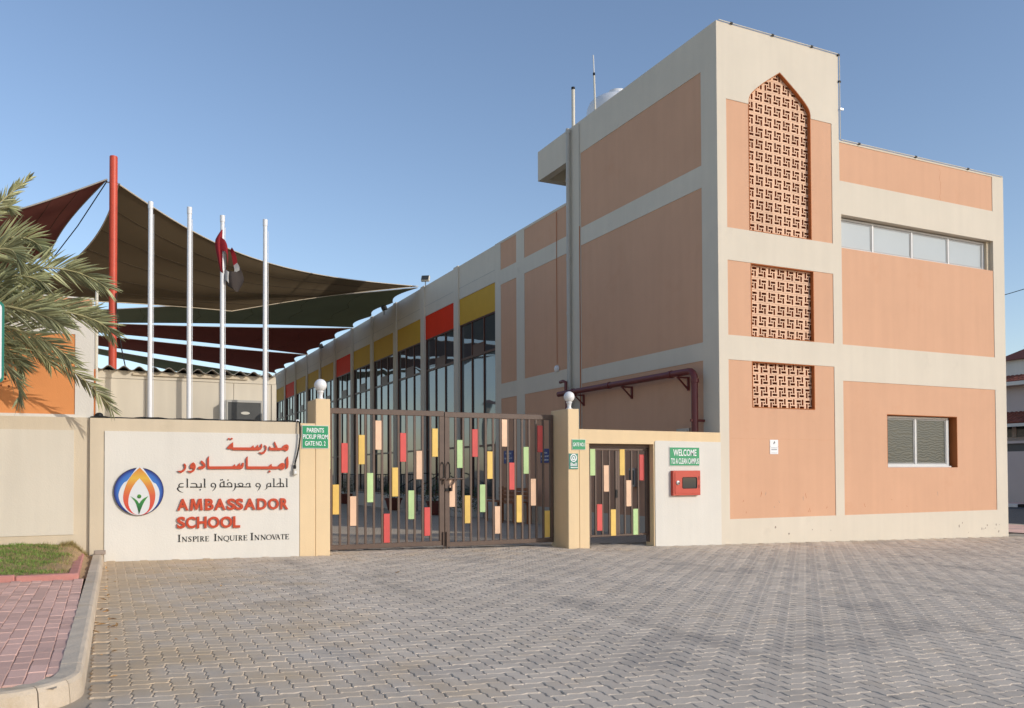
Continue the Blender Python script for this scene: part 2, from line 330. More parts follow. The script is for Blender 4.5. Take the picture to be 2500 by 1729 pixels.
for i in range(int(-11.72/W_), int(10.6/W_)):
    for j in range(int(-11.6/W_), int(.86/W_)):
        c = (i-j) % 4
        if c not in (0, 3): continue
        u, v = i*W_, j*W_
        if u < -11.63+(v+.36)*.0125-.1: continue
        if v > -.22 and not (-8.22 < u < -3.78 or -3.18 < u < -1.82): continue     # under the walls
        d = Vector((u-CAM.x, v-CAM.y)); dep = d.x*fwd.x+d.y*fwd.y; lat = d.x*rgt.x+d.y*rgt.y
        if abs(lat) > .66*dep+2.2 or dep < 3.2: continue
        sx = .5+lat/dep*2059.5/2500; sy = 1.29/dep*2059.5/1729
        cells.append((u, v, c == 3, dep, 0 < sx < 1 and dep > 4.55))
order = sorted(range(len(cells)), key=lambda k: (not cells[k][4], cells[k][3]))
single = set(order[:300]); VV = []; FF = []; base = 0
for k, (u, v, vert, dep, vis) in enumerate(cells):
    dz = float(rng.normal(0, .0009)); tx, ty = rng.normal(0, .0035, 2)
    if k in single:
        o = place('paver', meV if vert else meH, M['paver'], drive, (u, v, gz(u)+dz), rot=(float(tx), .019+float(ty), 0))
    else:
        V, F = geoV if vert else geoH
        P = V.copy(); P[:,2] += dz + gz(u) + V[:,0]*(-.019-ty) + V[:,1]*tx; P[:,0] += u; P[:,1] += v
        VV.append(P); FF.append(F+base); base += len(P)
VV = np.concatenate(VV); FF = np.concatenate(FF)
me = bpy.data.meshes.new('paver_field'); me.vertices.add(len(VV)); me.vertices.foreach_set('co', VV.ravel()); me.loops.add(FF.size); me.loops.foreach_set('vertex_index', FF.ravel().astype(np.int32))
me.polygons.add(len(FF)); me.polygons.foreach_set('loop_start', np.arange(0, FF.size, 3, dtype=np.int32)); me.update(calc_edges=True); me.shade_flat()
o = link('paver_field', me, M['paver'], drive); o['kind'] = 'stuff'

# ---- kerb of the raised footway on the left: straight run, rounded corner, then away to the left
kerb = empty('concrete_kerb', (-11.7,-4,gz(-11.7)), 'worn grey concrete kerb between the pink footway and the forecourt', 'kerb')
def kerb_u(v): return -11.63+(v+.36)*.0125
path = []
v = -.05
while v > -8.35: path.append((kerb_u(v), v)); v -= .1
for k in range(0, 19): a = k/18*math.pi/2; path.append((-12.23+.5*math.cos(a), -8.35-.5*math.sin(a)))
for k in range(1, 60): path.append((-12.23-.1*k, -8.85))
def kerb_stone(pts, gap=.004, top=.13, wid=.135):
    mb = MB(); rings = []
    n = len(pts)
    for i, (x, y) in enumerate(pts):
        ax, ay = pts[max(i-1,0)]; bx_, by_ = pts[min(i+1,n-1)]; d = Vector((bx_-ax, by_-ay)).normalized(); nr = Vector((-d.y, d.x))*-1   # towards the footway
        if nr.x > 0 and abs(d.y) > .5: nr = -nr
        sh = (gap if i == 0 else -gap if i == n-1 else 0)
        x += d.x*sh; y += d.y*sh; g0 = gz(x); j = .004*math.sin(x*31+y*17)
        prof = [(0,-.05),(0,.02),(.008,top-.03),(.022,top-.008+j*.5),(.045,top),(wid,top+j),(wid,-.05)]
        rings.append([(x+nr.x*a, y+nr.y*a, g0+b) for a, b in prof])
    k = len(rings[0]); V = [q for r in rings for q in r]; F = [(i*k+j, i*k+j+1, (i+1)*k+j+1, (i+1)*k+j) for i in range(n-1) for j in range(k-1)]
    F += [tuple(range(k)), tuple((n-1)*k+j for j in range(k))[::-1]]
    mb.add(V, F); return mb.build('kerb_stone', M['kerb'], kerb)
i = 0
for ln in [9]*9+[4,5,5,5]+[6]*9:
    seg = path[i:i+ln+1]
    if len(seg) > 2: kerb_stone(seg)
    i += ln

# ---- pink footway
FZ = lambda u: gz(u)+.121
foot = sheet('footway', M['joint'], [-40,-18,-11.86], [-8.72,-3.4], lambda u, v: FZ(u)-.012)
def slab_mesh(name, a, b, h, ch):
    V = []; F = []
    for z, d in ((-h,.0015),(-ch,.0015),(0,.0015+ch)): V += [(d,d,z),(a-d,d,z),(a-d,b-d,z),(d,b-d,z)]
    for r in (0,4):
        for i in range(4): j = (i+1) % 4; F.append((r+i, r+j, r+4+j, r+4+i))
    F.append((8,9,10,11)); me = bpy.data.meshes.new(name); me.from_pydata(V, [], F); return me
meP = slab_mesh('paver', .1, .2, .014, .005); VV = []; FFp = []; cnt = 0; sgl = []
for i in range(30):
    u = -11.93-.1*i
    for j in range(-1, 28):
        v = -8.80+.2*j+(.1 if i % 2 else 0)
        if v < -8.74 or v > -3.6: continue
        if u < -11.83 and math.hypot(min(0,0), 0) > 1: continue
        if v < -8.35 and u > -12.3 and math.hypot(u+.05+12.23, v+.1+8.35) > .36: continue
        sgl.append((u, v))
for k, (u, v) in enumerate(sorted(sgl, key=lambda q: -q[0])):
    rz = rng.normal(0, .012); dz = float(rng.normal(0, .0012))
    if k < 298: place('paver', meP, M['paver_pink'], foot, (u, v, FZ(u)+dz), rot=(float(rng.normal(0,.006)), .019+float(rng.normal(0,.006)), float(rz)))
    else:
        b = len(VV); VV += [(q.co.x+u, q.co.y+v, q.co.z+FZ(u)+dz-q.co.x*.019) for q in meP.vertices]; FFp += [tuple(x+b for x in f.vertices) for f in meP.polygons]
if VV:
    me = bpy.data.meshes.new('paver_field'); me.from_pydata(VV, [], FFp); o = link('paver_field', me, M['paver_pink'], foot); o['kind'] = 'stuff'

# ---- planted bed with its red edging
edge = empty('red_kerb_edging', (-12.5,-3.35,FZ(-12.5)), 'faded red concrete edging around the grass bed', 'kerb')
u = -11.88; k = 0
while u > -17:
    ln = .62 if k == 0 else .98
    MB().box(u-ln+.004, u, -3.40, -3.28, FZ(u)-.03, FZ(u)+.062, bev=.014).build('edging_stone', M['kerb_red'], edge); u -= ln; k += 1
v = -3.27
while v < -.3:
    MB().box(-11.99, -11.88, v+.003, min(v+.9, -.3), FZ(-11.9)-.03, FZ(-11.9)+.055-.04*max(0, (v+2.4)/2.4), bev=.014).build('edging_stone', M['kerb_red'], edge); v += .9
def bedz(u, v):
    t = max(0, min(1, (v+3.28)/3.3)); return FZ(u)+.03+.12*t + .018*math.sin(u*5+v*3)*math.sin(v*4.1-u*2)+.008*math.sin(u*17+v*13) - (.05+.16*t)*max(0, min(1, (u+12.04)/.22))
sheet('soil_bed', M['soil'], [-16+.08*i for i in range(54)], [-3.3+.08*j for j in range(43)], bedz)
VV = []; FFp = []
def blade(u, v, h, w, lean):
    a = random.random()*6.283; z = bedz(u, v)-.005; dx, dy = math.cos(a)*w, math.sin(a)*w; lx, ly = random.gauss(0, lean), random.gauss(0, lean); b = len(VV)
    VV.extend([(u-dx,v-dy,z),(u+dx,v+dy,z),(u+dx*.6+lx*.5,v+dy*.6+ly*.5,z+h*.6),(u-dx*.6+lx*.5,v-dy*.6+ly*.5,z+h*.6),(u+lx,v+ly,z+h)]); FFp.extend([(b,b+1,b+2,b+3),(b+3,b+2,b+4)])
random.seed(5); n = 0
while n < 26000:
    u = -11.98-random.random()*2.6; v = -3.25+random.random()*3.2
    edge_u = -12.20+.10*math.sin(v*3.1)+.06*math.sin(v*7.7)
    if u > edge_u and random.random() > math.exp(-(u-edge_u)*16): n += 1; continue
    blade(u, v, random.uniform(.018,.050), .0026, .016); n += 1
me = bpy.data.meshes.new('grass'); me.from_pydata(VV, [], FFp); o = link('grass', me, M['grass']); tag(o, 'short green grass growing in the bed by the orange wall', 'grass', kind='stuff')
VV = []; FFp = []
for k in range(3000):
    u = -11.95-abs(random.gauss(0,.5)); v = -3.25+random.random()*3.2
    if random.random() < .25: v = -.05-abs(random.gauss(0,.06)); u = -11.85-random.random()*.35
    blade(u, v, random.uniform(.015,.05) if v < -.2 else random.uniform(.03,.09), .0018, .02)
me = bpy.data.meshes.new('dry_grass'); me.from_pydata(VV, [], FFp); o = link('dry_grass', me, M['straw_grass']); tag(o, 'dry straw coloured grass tufts at the bare end of the bed', 'grass', kind='stuff')

# ---- footway and kerb along the road on the right
far_foot = sheet('roadside_footway', M['paver_pink'], [11,14.3], [-120,0,160], lambda u, v: gz(11)+.012)
villa_foot = sheet('villa_footway', M['paver_pink'], [28.3,31.2], [-120,0,160], lambda u, v: gz(11)+.09)
kb = empty('striped_kerb', (28.15,13,gz(11)), 'black and white painted kerb along the far side of the road', 'kerb')
for j in range(30): box('kerb_stone', M['white_paint'] if j % 2 else M['black'], kb, 28.0, 28.3, 5+j*1.0, 5.99+j*1.0, gz(11)-.06, gz(11)+.11)
kb2 = empty('roadside_kerb', (14.45,0,gz(11)), 'plain concrete kerb on the near side of the road', 'kerb')
for j in range(36): box('kerb_stone', M['kerb'], kb2, 14.3, 14.6, -12+j, -11.01+j, gz(11)-.06, gz(11)+.02)
# ================================================================ SCHOOL BUILDING
UE = 9.348; UW = 3.53; ZT = 11.08; ZR = 9.11; TH = .25
school = empty('school_building', (0,0,0), 'cream and peach school building with a corner tower and a long glazed wing', 'building')
def plateF(name, mat_, outer, holes, d0, d1, parent=None): return MB().plate(outer, holes, 'F', d0, d1).build(name, mat_, parent or school)
def plateL(name, mat_, outer, holes, d0, d1, parent=None): return MB().plate(outer, holes, 'L', d0, d1).build(name, mat_, parent or school)
archL = [(.865,9.449),(.868,9.53),(.885,9.60),(.915,9.66),(.965,9.72),(1.06,9.81),(1.268,9.978),(1.536,10.165)]
apex = (1.766,10.321); archR = [(2*1.766-a, b) for a, b in archL]
PA, PB = .25, 3.30
holeA = [(PA,6.696),(PB,6.696),(PB,9.449)] + archR + [apex] + archL[::-1] + [(PA,9.449)]
plateF('front_wall', M['cream'], rect(0,UW,-.5,ZT), [holeA, rect(PA,PB,4.406,6.002), rect(PA,PB,.505,3.882)], 0, TH)
plateF('front_wall', M['cream'], rect(UW,UE,-.6,ZR), [rect(UW+.002,8.915,8.175,ZR-.045), rect(3.569,8.915,4.406,7.404), rect(3.569,8.915,.505,3.574)], 0, TH)
RC = .012
plateF('wall_panel', M['peach'], rect(PA,.868,6.696,9.449), [], RC, TH-.01)
plateF('wall_panel', M['peach'], rect(2.664,PB,6.696,9.449), [], RC, TH-.01)
plateF('wall_panel', M['peach'], rect(PA,.89,4.406,6.002), [], RC, TH-.01)
plateF('wall_panel', M['peach'], rect(2.705,PB,4.406,6.002), [], RC, TH-.01)
plateF('wall_panel', M['peach'], [(PA,.505),(PB,.505),(PB,3.882),(2.705,3.882),(2.705,2.88),(.90,2.88),(.90,3.882),(PA,3.882)], [], RC, TH-.01)
plateF('wall_panel', M['peach'], rect(UW+.002,8.915,8.175,ZR-.045), [], RC, TH-.01)
plateF('wall_panel', M['peach'], rect(3.569,8.915,4.406,6.635), [], RC, TH-.01)
plateF('wall_panel', M['peach'], rect(3.569,8.915,.505,3.574), [rect(4.982,7.453,1.588,2.847)], RC, TH-.01)
# reveals of the three screens (orange brown lining)
def lining(loop_o, loop_i, d0, d1): 
    return MB().plate(loop_o, [loop_i], 'F', d0, d1)
def shrink(l, d):
    c = Vector((sum(a for a, b in l)/len(l), sum(b for a, b in l)/len(l))); out = inset(l if sum((l[i-1][0]*l[i][1]-l[i][0]*l[i-1][1]) for i in range(len(l))) > 0 else l[::-1], d); return out
arch_loop = [(.868,6.70),(2.664,6.70)] + [(2*1.766-a, b) for a, b in archL] + [apex] + archL[::-1]
for nm, lp in (('reveal', arch_loop), ('reveal', rect(.89,2.705,4.41,6.0)), ('reveal', rect(.90,2.705,2.884,3.88))):
    MB().plate(shrink(lp, .002), [shrink(lp, .016)], 'F', .004, .092).build(nm, M['rust'], school)
# breeze-block screens: pinwheel blocks, each its own piece, bedded behind the opening
def jali_mesh(flip=False):
    s = .132; j = .0006; t = .15; mb = MB(); a = s-j
    hole_c = .021
    sl = []
    base = rect(-.020, .108, .044, .092)    # top slot
    for r in range(4):
        c, sn = round(math.cos(-r*math.pi/2)), round(math.sin(-r*math.pi/2)); q = [(x*c-y*sn, x*sn+y*c) for x, y in base]
        if flip: q = [(-x, y) for x, y in q]
        sl.append(q)
    sl.append(rect(-hole_c, hole_c, -hole_c, hole_c))
    mb.plate(rect(-a, a, -a, a), sl, 'F', 0, t); me = mb.mesh('screen_block'); me.materials.append(M['jali']); me.materials.append(M['rust'])
    for f in me.polygons:       # slot faces take the reveals' rust colour, darkening the holes like deep shade
        if abs(f.normal.y) < .5 and max(abs(f.center.x), abs(f.center.z)) < .12: f.material_index = 1
    return me
jm, jf = jali_mesh(False), jali_mesh(True)
SD = .095
def screen(u0, u1, z0, z1, us, zs, odd=(), base_mesh=jm, alt=jf):
    fr = MB().box(u0-.06, u1+.06, SD+.04, SD+.06, z0-.08, z0-.065).build('screen', M['jali'], school)
    for i, u in enumerate(us):
        for j, z in enumerate(zs):
            if z > 9.35 and abs(u-1.766) > .30+(10.321-z)*1.25: continue
            place('screen_block', alt if (i, j) in odd else base_mesh, M['jali'], fr, (u, SD, z))
    return fr
us = [.972+.2633*i for i in range(7)]
screen(.86,2.68,6.69,10.33, us, [9.458+.267*3-.267*k for k in range(14)], odd=((0,3),(2,1),(0,5)))
us2 = [1.02+.2655*i for i in range(7)]
screen(.89,2.71,4.42,6.0, us2, [5.855-.268*k for k in range(6)])
us3 = [1.045+.2615*i for i in range(7)]
screen(.90,2.71,2.88,3.88, us3, [3.76-.2535*k for k in range(4)], base_mesh=jf, alt=jm)
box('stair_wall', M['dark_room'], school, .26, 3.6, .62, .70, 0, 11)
# body of the building behind the fronts
box('wall', M['cream'], school, UW-.25, UW, TH, 6.35, 0, ZT); box('wall', M['cream'], school, TH, UW-.25, 6.1, 6.35, 0, ZT)
box('roof_slab', M['roof'], school, TH, UW-.25, TH, 6.1, ZT-.6, ZT-.4)
box('wall', M['cream'], school, UE-.25, UE, TH, 14, -.6, ZR); box('roof_slab', M['roof'], school, UW, UE-.25, TH, 14, ZR-.5, ZR-.35); box('wall', M['cream'], school, TH, UE, 14, 14.25, -.6, ZR)
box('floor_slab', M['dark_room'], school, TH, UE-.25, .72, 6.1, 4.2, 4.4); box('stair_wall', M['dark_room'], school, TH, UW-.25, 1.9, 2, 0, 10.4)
# upper strip window
def window_front(us_, z0, z1, v, fr_mat, pane_mat, outer, sill=True, fw=.045, mull=.05):
    u0, u1 = outer; holes = [rect(a+mull/2, b-mull/2, z0+fw, z1-fw) for a, b in zip(us_[:-1], us_[1:])]
    w = MB().plate(rect(u0,u1,z0,z1), holes, 'F', v, v+.05).build('window', fr_mat, school)
    for a, b in zip(us_[:-1], us_[1:]):
        MB().plate(rect(a+mull/2,b-mull/2,z0+fw,z1-fw), [rect(a+mull/2+.035,b-mull/2-.035,z0+fw+.035,z1-fw-.035)], 'F', v+.012, v+.042).build('sash', M['alu_grey'], w)
        MB().box(a+mull/2+.033, b-mull/2-.033, v+.022, v+.030, z0+fw+.033, z1-fw-.033).build('pane', pane_mat, w)
    return w
window_front([3.61,4.77,6.11,7.43,8.75], 6.655, 7.38, .17, M['alu'], M['glass_white'], (3.572,8.80))
box('window_reveal', M['beige'], school, 8.80, 8.913, .10, .245, 6.64, 7.40)
box('window_lining', M['cream'], school, 3.571, 8.913, .225, .30, 6.637, 7.40)
w = window_front([5.02,6.14,7.27], 1.625, 2.82, .165, M['alu'], M['glass_pattern'], (4.984,7.33), mull=.055)
box('sill', M['alu'], w, 4.986, 7.33, .10, .165, 1.590, 1.625)
MB().plate(rect(4.984,7.451,1.590,2.845), [rect(4.996,7.439,1.592,2.833)], 'F', .014, .235).build('window_reveal', M['rust'], school)
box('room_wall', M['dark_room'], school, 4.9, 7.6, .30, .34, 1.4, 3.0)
# side of the tower
plateL('side_wall', M['cream'], rect(TH,6.35,-.5,ZT), [rect(.528,5.667,8.147,10.189), rect(.528,5.667,4.30,7.664), rect(.528,5.667,.45,3.907)], 0, TH)
for z0, z1 in ((8.147,10.189),(4.30,7.664),(.45,3.907)): plateL('wall_panel', M['peach'], rect(.528,5.667,z0,z1), [], .012, TH-.01)
# projecting roof beam behind the tower
plateL('roof_beam', M['cream'], rect(6.35,8.157,10.2,ZT), [], 0, .23)
box('roof_beam', M['cream'], school, .23, 3.5, 7.93, 8.157, 10.2, ZT); box('soffit', M['beige'], school, .23, 3.5, 6.35, 7.93, 10.62, 10.8)
box('soffit_beam', M['beige'], school, 2.2, 2.45, 6.35, 7.93, 10.3, 10.62)
# long wing
V0 = 11.258; BP = 3.632; NB = 11; VEND = V0+BP*NB+.4
holes = [rect(9.656,10.816,8.123,9.0), rect(9.656,10.816,4.398,7.64), rect(9.656,10.816,.5,3.915), rect(6.40,9.10,8.123,9.0), rect(6.40,9.10,4.398,7.64), rect(6.40,9.10,.5,3.915)]
plateL('wing_wall', M['cream'], rect(6.35,V0-.001,-.5,9.07), holes, .0, TH)
for (a, b), (c, d), (e, f), (g_, h) in holes: plateL('wall_panel', M['peach'], rect(a,c,b,f), [], .012, TH-.01)
for i in range(NB):
    a = V0+BP*i; b = a+3.20; nx = a+BP
    plateL('bay_wall', M['cream'], rect(a,nx-.001,7.84,9.07), [], .03, TH)
    plateL('pilaster', M['cream'], rect(b,nx-.001,-.4,9.09), [], -.02, .029) if i < NB else None
    box('bay_wall', M['cream'], school, .03, TH, b, nx-.001, -.4, 7.839)
    box('groove', M['roof'], school, .027, .0301, a, b-.001, 8.235, 8.25)
    box('bay_wall', M['white_wall'], school, .03, TH, a, b-.001, -.4, .62)
    box('spandrel', M['spandrel_red'] if i in (1,5,9) else M['spandrel_yellow'], school, .05, .10, a+.002, b-.002, 6.891, 7.838)
    vs3 = [a+.06, a+1.08, a+2.12, b-.06]; zt = (.62, 5.62, 6.889)
    hl = []
    for q0, q1 in zip(vs3[:-1], vs3[1:]):
        for z0, z1 in ((.70,2.40),(2.47,5.58),(5.66,6.84)): hl.append((q0+.03, q1-.03, z0, z1))
    wn = plateL('window', M['frame'], rect(a+.001,b-.002,.62,6.889), [rect(*h) for h in hl], .06, .15)
    for q0, q1, z0, z1 in hl:
        MB().box(.10, .108, q0-.004, q1+.004, z0-.004, z1+.004).build('pane', M['glass_blind'] if 2 < z0 < 3 else M['glass_dark'], wn)
    box('vent', M['frame'], wn, .075, .13, vs3[1]+.035, vs3[2]-.035, 5.665, 6.02)
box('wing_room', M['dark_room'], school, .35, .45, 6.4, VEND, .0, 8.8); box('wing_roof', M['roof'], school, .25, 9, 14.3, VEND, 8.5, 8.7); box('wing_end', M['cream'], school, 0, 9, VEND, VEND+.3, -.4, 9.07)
box('wing_back', M['cream'], school, 9, 9.3, 14.3, VEND, -.5, 9.07)
# entrance door in the first bay: dark frame, glass
# thin painted conduits and a round lamp
MB().tube([(-.02,7.0,8.95),(-.02,7.0,4.6)], .009, 6).build('conduit', M['rust'], school)
MB().tube([(-.02,5.70,11.0),(-.02,5.70,8.2)], .008, 6).build('conduit', M['roof'], school); MB().tube([(-.02,5.70,8.2),(-.02,5.70,2.4)], .012, 6).build('conduit', M['rust'], school)
# rope light with clips along the parapet edges
def rope(pts, step, off):
    r = MB().tube(pts, .011, 6).build('rope_light', M['plastic'], school)
    for p0, p1 in zip(pts[:-1], pts[1:]):
        p0, p1 = Vector(p0), Vector(p1); n = max(1, int((p1-p0).length/step))
        for k in range(n):
            q = p0.lerp(p1, (k+.3)/n); MB().box(q.x-.03, q.x+.03, q.y-.016, q.y+.016, q.z-.02, q.z+.02).build('clip', M['black'], r)
rope([(.05,-.02,ZT+.012),(UW-.02,-.02,ZT+.012),(UW+.02,-.02,ZT-.05),(UW+.02,-.02,ZR+.02)], 1.1, 0)
rope([(UW+.05,-.02,ZR+.012),(UE-.05,-.02,ZR+.012)], 1.45, 0)
MB().box(UW+.01, UW+.10, -.05, -.02, 9.80, 9.84).build('bracket', M['steel'], school)
# dirty scuffs of chipped paint low on the end wall
for k in range(16):
    u = random.choice([random.uniform(7.4,9.1), random.uniform(.3,3.2), random.uniform(8.2,9.0)]); z = gz(u)+random.uniform(.12,.42); s = random.uniform(.008,.03)
    pts = [(u+s*random.uniform(.4,1)*math.cos(a), z+s*1.6*random.uniform(.3,1)*math.sin(a)) for a in [i*math.pi/4 for i in range(8)]]
    MB().plate(pts, [], 'F', -.0012, .001).build('paint_chip', M['grey_block'], school)
# hairline cracks in the render
def crack(pts, w=.003, m_=None):
    L = [(a-w*random.uniform(.3,1), b) for a, b in pts]; Rr = [(a+w*random.uniform(.3,1), b) for a, b in pts]
    MB().plate(L+Rr[::-1], [], 'F', RC-.0008, RC+.001).build('hairline_crack', m_ or M['rust'], school)
crack([(6.95+.02*random.gauss(0,1), 8.2+.085*k) for k in range(10)]); crack([(2.78+.02*random.gauss(0,1)+.04*k, 7.34-.006*k) for k in range(3)], .004)
for zz, u0, u1 in ((2.21,.27,3.28),):
    MB().plate([(u0+(u1-u0)*k/24, zz+.006*math.sin(k*1.7)+.004) for k in range(25)]+[(u0+(u1-u0)*k/24, zz+.006*math.sin(k*1.7)-.004*random.random()) for k in range(24,-1,-1)], [], 'F', RC-.0008, RC+.001).build('stain_line', mat('tide_mark', (.60,.325,.19), .85, .2, 6, 0), school)
for k in range(15):
    u = random.uniform(.5,3.2) if k < 11 else random.uniform(4.2,7); z = random.uniform(.55,1.0); h = random.uniform(.03,.14); tl_ = random.uniform(-.03,.03)
    MB().plate([(u,z),(u+.006,z+.01),(u+tl_+.009,z+h*.6),(u+tl_+.003,z+h),(u+tl_-.003,z+h*.7)], [], 'F', RC-.0008, RC+.001).build('scuff', M['grey_block'] if k % 3 == 0 else M['rust'], school)
# ---- services on the side wall
pipe = empty('rainwater_pipe', (-.08,6.2,0), 'tall pale grey rainwater pipe running up the side of the tower', 'pipe')
MB().tube([(-.085,6.2,-.05),(-.085,6.2,11.04)], .055, 14).build('pipe', M['pvc'], pipe, True)
for z in (1.9,3.9,5.9,7.4,9.6,10.95): MB().tube([(-.085,6.2,z-.05),(-.085,6.2,z+.05)], .064, 14).build('collar', M['pvc'], pipe, True)
pole = empty('vent_pole', (.06,6.14,11), 'short pale vent pipe with black cap standing above the tower parapet', 'pipe')
MB().tube([(.06,6.14,10.9),(.06,6.14,12.14)], .05, 12).build('pipe', M['plastic'], pole, True); MB().tube([(.06,6.14,12.14),(.06,6.14,12.21)], .053, 12).build('cap', M['black'], pole, True)
ant = empty('roof_antenna', (1.0,6.45,10.7), 'thin two-stage whip antenna on the tower roof', 'antenna')
MB().tube([(1.0,6.45,10.6),(1.0,6.56,12.95)], .028, 8).build('mast', M['plastic'], ant, True); MB().tube([(1.0,6.56,12.95),(1.0,6.60,13.52)], .020, 8).build('whip', M['alu'], ant, True); MB().tube([(1.0,6.56,12.91),(1.0,6.563,12.99)], .034, 8).build('joint', M['black'], ant, True)
tank = empty('water_tank', (2.3,7.35,10.8), 'white plastic water tank with a ribbed lid behind the tower parapet', 'tank')
TKS = .92
MB().lathe([(a_*TKS, b_) for a_, b_ in [(1.0,0),(1.02,.06),(1.02,1.35),(1.0,1.5),(.93,1.66),(.80,1.76),(.58,1.84),(.30,1.90),(.29,2.06),(.02,2.07)]], (2.3,7.35,10.95), 28).build('body', M['tank'], tank, True)
for z in (.4,.8,1.2): MB().lathe([(1.02*TKS,z-.04),(1.06*TKS,z),(1.02*TKS,z+.04)], (2.3,7.35,10.95), 28).build('rib', M['tank'], tank, True)
for k in range(8): a = k*math.pi/4+.3; MB().tube([(2.3+.77*math.cos(a),7.35+.77*math.sin(a),12.60),(2.3+.35*math.cos(a),7.35+.35*math.sin(a),12.86)], .04, 6).build('lid_rib', M['tank'], tank)
fp = empty('fire_pipe', (-.25,3,3.68), 'maroon fire main on brackets running along the tower wall above the gate wall', 'pipe')
arc = [(-.25,.51+.18-.18*math.sin(a)-.0,3.68-.18+.18*math.cos(a)) for a in [0,.4,.8,1.2,1.571]]
MB().tube([(-.25,6.5,3.68),(-.25,.70,3.68)]+arc[1:]+[(-.25,.51,1.2)], .075, 16).build('pipe', M['pipe_red'], fp, True)
MB().tube([(-.25,6.1,3.72),(-.25,6.1,3.98),(-.25,6.25,4.02),(-.2,6.5,4.02)], .045, 10).build('branch', M['pipe_red'], fp, True); MB().tube([(-.25,6.05,3.68),(-.25,6.05,2.4)], .05, 10).build('branch', M['pipe_red'], fp, True)
for v in (5.7,3.9,1.35): MB().tube([(-.25,v-.05,3.68),(-.25,v+.05,3.68)], .088, 16).build('coupling', M['pipe_red'], fp, True)
MB().tube([(-.25,.50,3.42),(-.25,.50,3.50)], .092, 16).build('coupling', M['pipe_red'], fp, True)
for v in (5.55,3.25,1.03):
    b = MB().box(-.32,.012,v-.02,v+.02,3.565,3.60).box(-.035,.012,v-.02,v+.02,3.30,3.565); b.plate([(v-.02,3.0),(v+.02,3.0),(v+.02,3.01),(v-.02,3.01)], [], 'L', 0, .002) if False else None
    b.add([(-.30,v-.018,3.565),(-.26,v-.018,3.565),(-.035,v-.018,3.36),(-.035,v-.018,3.32),(-.30,v+.018,3.565),(-.26,v+.018,3.565),(-.035,v+.018,3.36),(-.035,v+.018,3.32)], [(0,1,2,3),(7,6,5,4),(0,4,5,1),(1,5,6,2),(2,6,7,3),(3,7,4,0)]); b.build('bracket', M['pipe_red'], fp)
MB().box(-.36,.012,.485,.535,2.58,2.63).build('clamp', M['pipe_red'], fp)
ld = empty('wall_lamp', (-.05,7.0,4.46), 'small round lamp on the wing wall above the gate', 'lamp'); 
me = MB().lathe([(.10,-.03),(.10,.0),(.085,.035),(.04,.055),(.01,.06)], (0,0,0), 20).mesh('lamp_body'); o = place('lamp_body', me, M['globe'], ld, (-.03,7.017,4.463), rot=(0,-math.pi/2,0))
def flood(loc, rot, body, label):
    t = empty('floodlight', loc, label, 'floodlight', 'floodlights along the wing parapet')
    me = MB().box(-.17,.17,-.06,.06,-.13,.13,bev=.02).mesh('housing'); place('housing', me, body, t, loc, rot=rot)
    me = MB().box(-.15,.15,-.068,-.061,-.11,.11).mesh('lens'); place('lens', me, M['glass_box'], t, loc, rot=rot)
    me = MB().box(-.02,.02,-.02,.02,-.34,-.10).mesh('bracket'); place('bracket', me, M['steel'], t, loc, rot=(0,0,rot[2]))
flood((-.02,17.9,9.33), (R(-28),0,R(-35)), M['plastic'], 'cream floodlight standing on the parapet where the big brown sail is tied')
flood((-.26,22.7,9.0), (R(25),0,R(-80)), M['black'], 'black floodlight on the wing wall just under the green sail')
flood((-.26,35.0,8.95), (R(25),0,R(-80)), M['black'], 'black floodlight farther along the wing wall under the dark red sails')
# ---------------------------------------------------------------- traced lettering: outlines in metres on the sign wall
ARABIC_TOP = [('meem_dal',[(-9.211,1.953),(-9.209,1.936),(-9.197,1.926),(-9.125,1.927),(-9.13,1.941),(-9.152,2.0),(-9.137,2.025),(-9.125,2.0),(-9.092,1.927),(-9.082,1.922),(-9.029,1.925),(-9.01,1.948),(-8.986,1.972),(-8.957,1.983),(-8.933,1.978),(-8.917,1.956),(-8.916,1.929),(-8.923,1.899),(-8.935,1.879),(-8.957,1.869),(-8.981,1.881),(-9.005,1.891),(-9.039,1.883),(-9.111,1.88),(-9.221,1.882),(-9.23,1.897),(-9.23,1.916),(-9.221,1.941)],[(-8.974,1.941),(-8.957,1.938),(-8.945,1.926),(-8.952,1.923),(-8.966,1.931)]),('reh',[(-9.297,1.967),(-9.278,1.957),(-9.264,1.935),(-9.266,1.901),(-9.278,1.867),(-9.301,1.833),(-9.335,1.813),(-9.358,1.823),(-9.391,1.847),(-9.382,1.852),(-9.349,1.849),(-9.32,1.862),(-9.297,1.881),(-9.283,1.903),(-9.285,1.925),(-9.297,1.945)],None),('seen_teh',[(-9.785,2.01),(-9.784,1.926),(-9.513,1.928),(-9.471,1.962),(-9.469,1.938),(-9.46,1.926),(-9.443,1.926),(-9.42,1.953),(-9.399,1.973),(-9.398,1.944),(-9.391,1.934),(-9.38,1.929),(-9.358,1.934),(-9.363,1.959),(-9.354,1.981),(-9.34,1.988),(-9.335,1.959),(-9.337,1.925),(-9.354,1.896),(-9.372,1.883),(-9.457,1.88),(-9.791,1.882),(-9.805,1.899),(-9.814,1.897),(-9.842,1.896),(-9.867,1.901),(-9.878,1.908),(-9.874,1.925),(-9.851,1.949),(-9.814,1.988)],[(-9.823,1.947),(-9.805,1.957),(-9.804,1.942),(-9.816,1.939)]),('dot',[(-9.869,2.056),(-9.849,2.079),(-9.829,2.059),(-9.851,2.042)],None),('dot',[(-9.828,2.059),(-9.806,2.08),(-9.786,2.061),(-9.808,2.044)],None)]
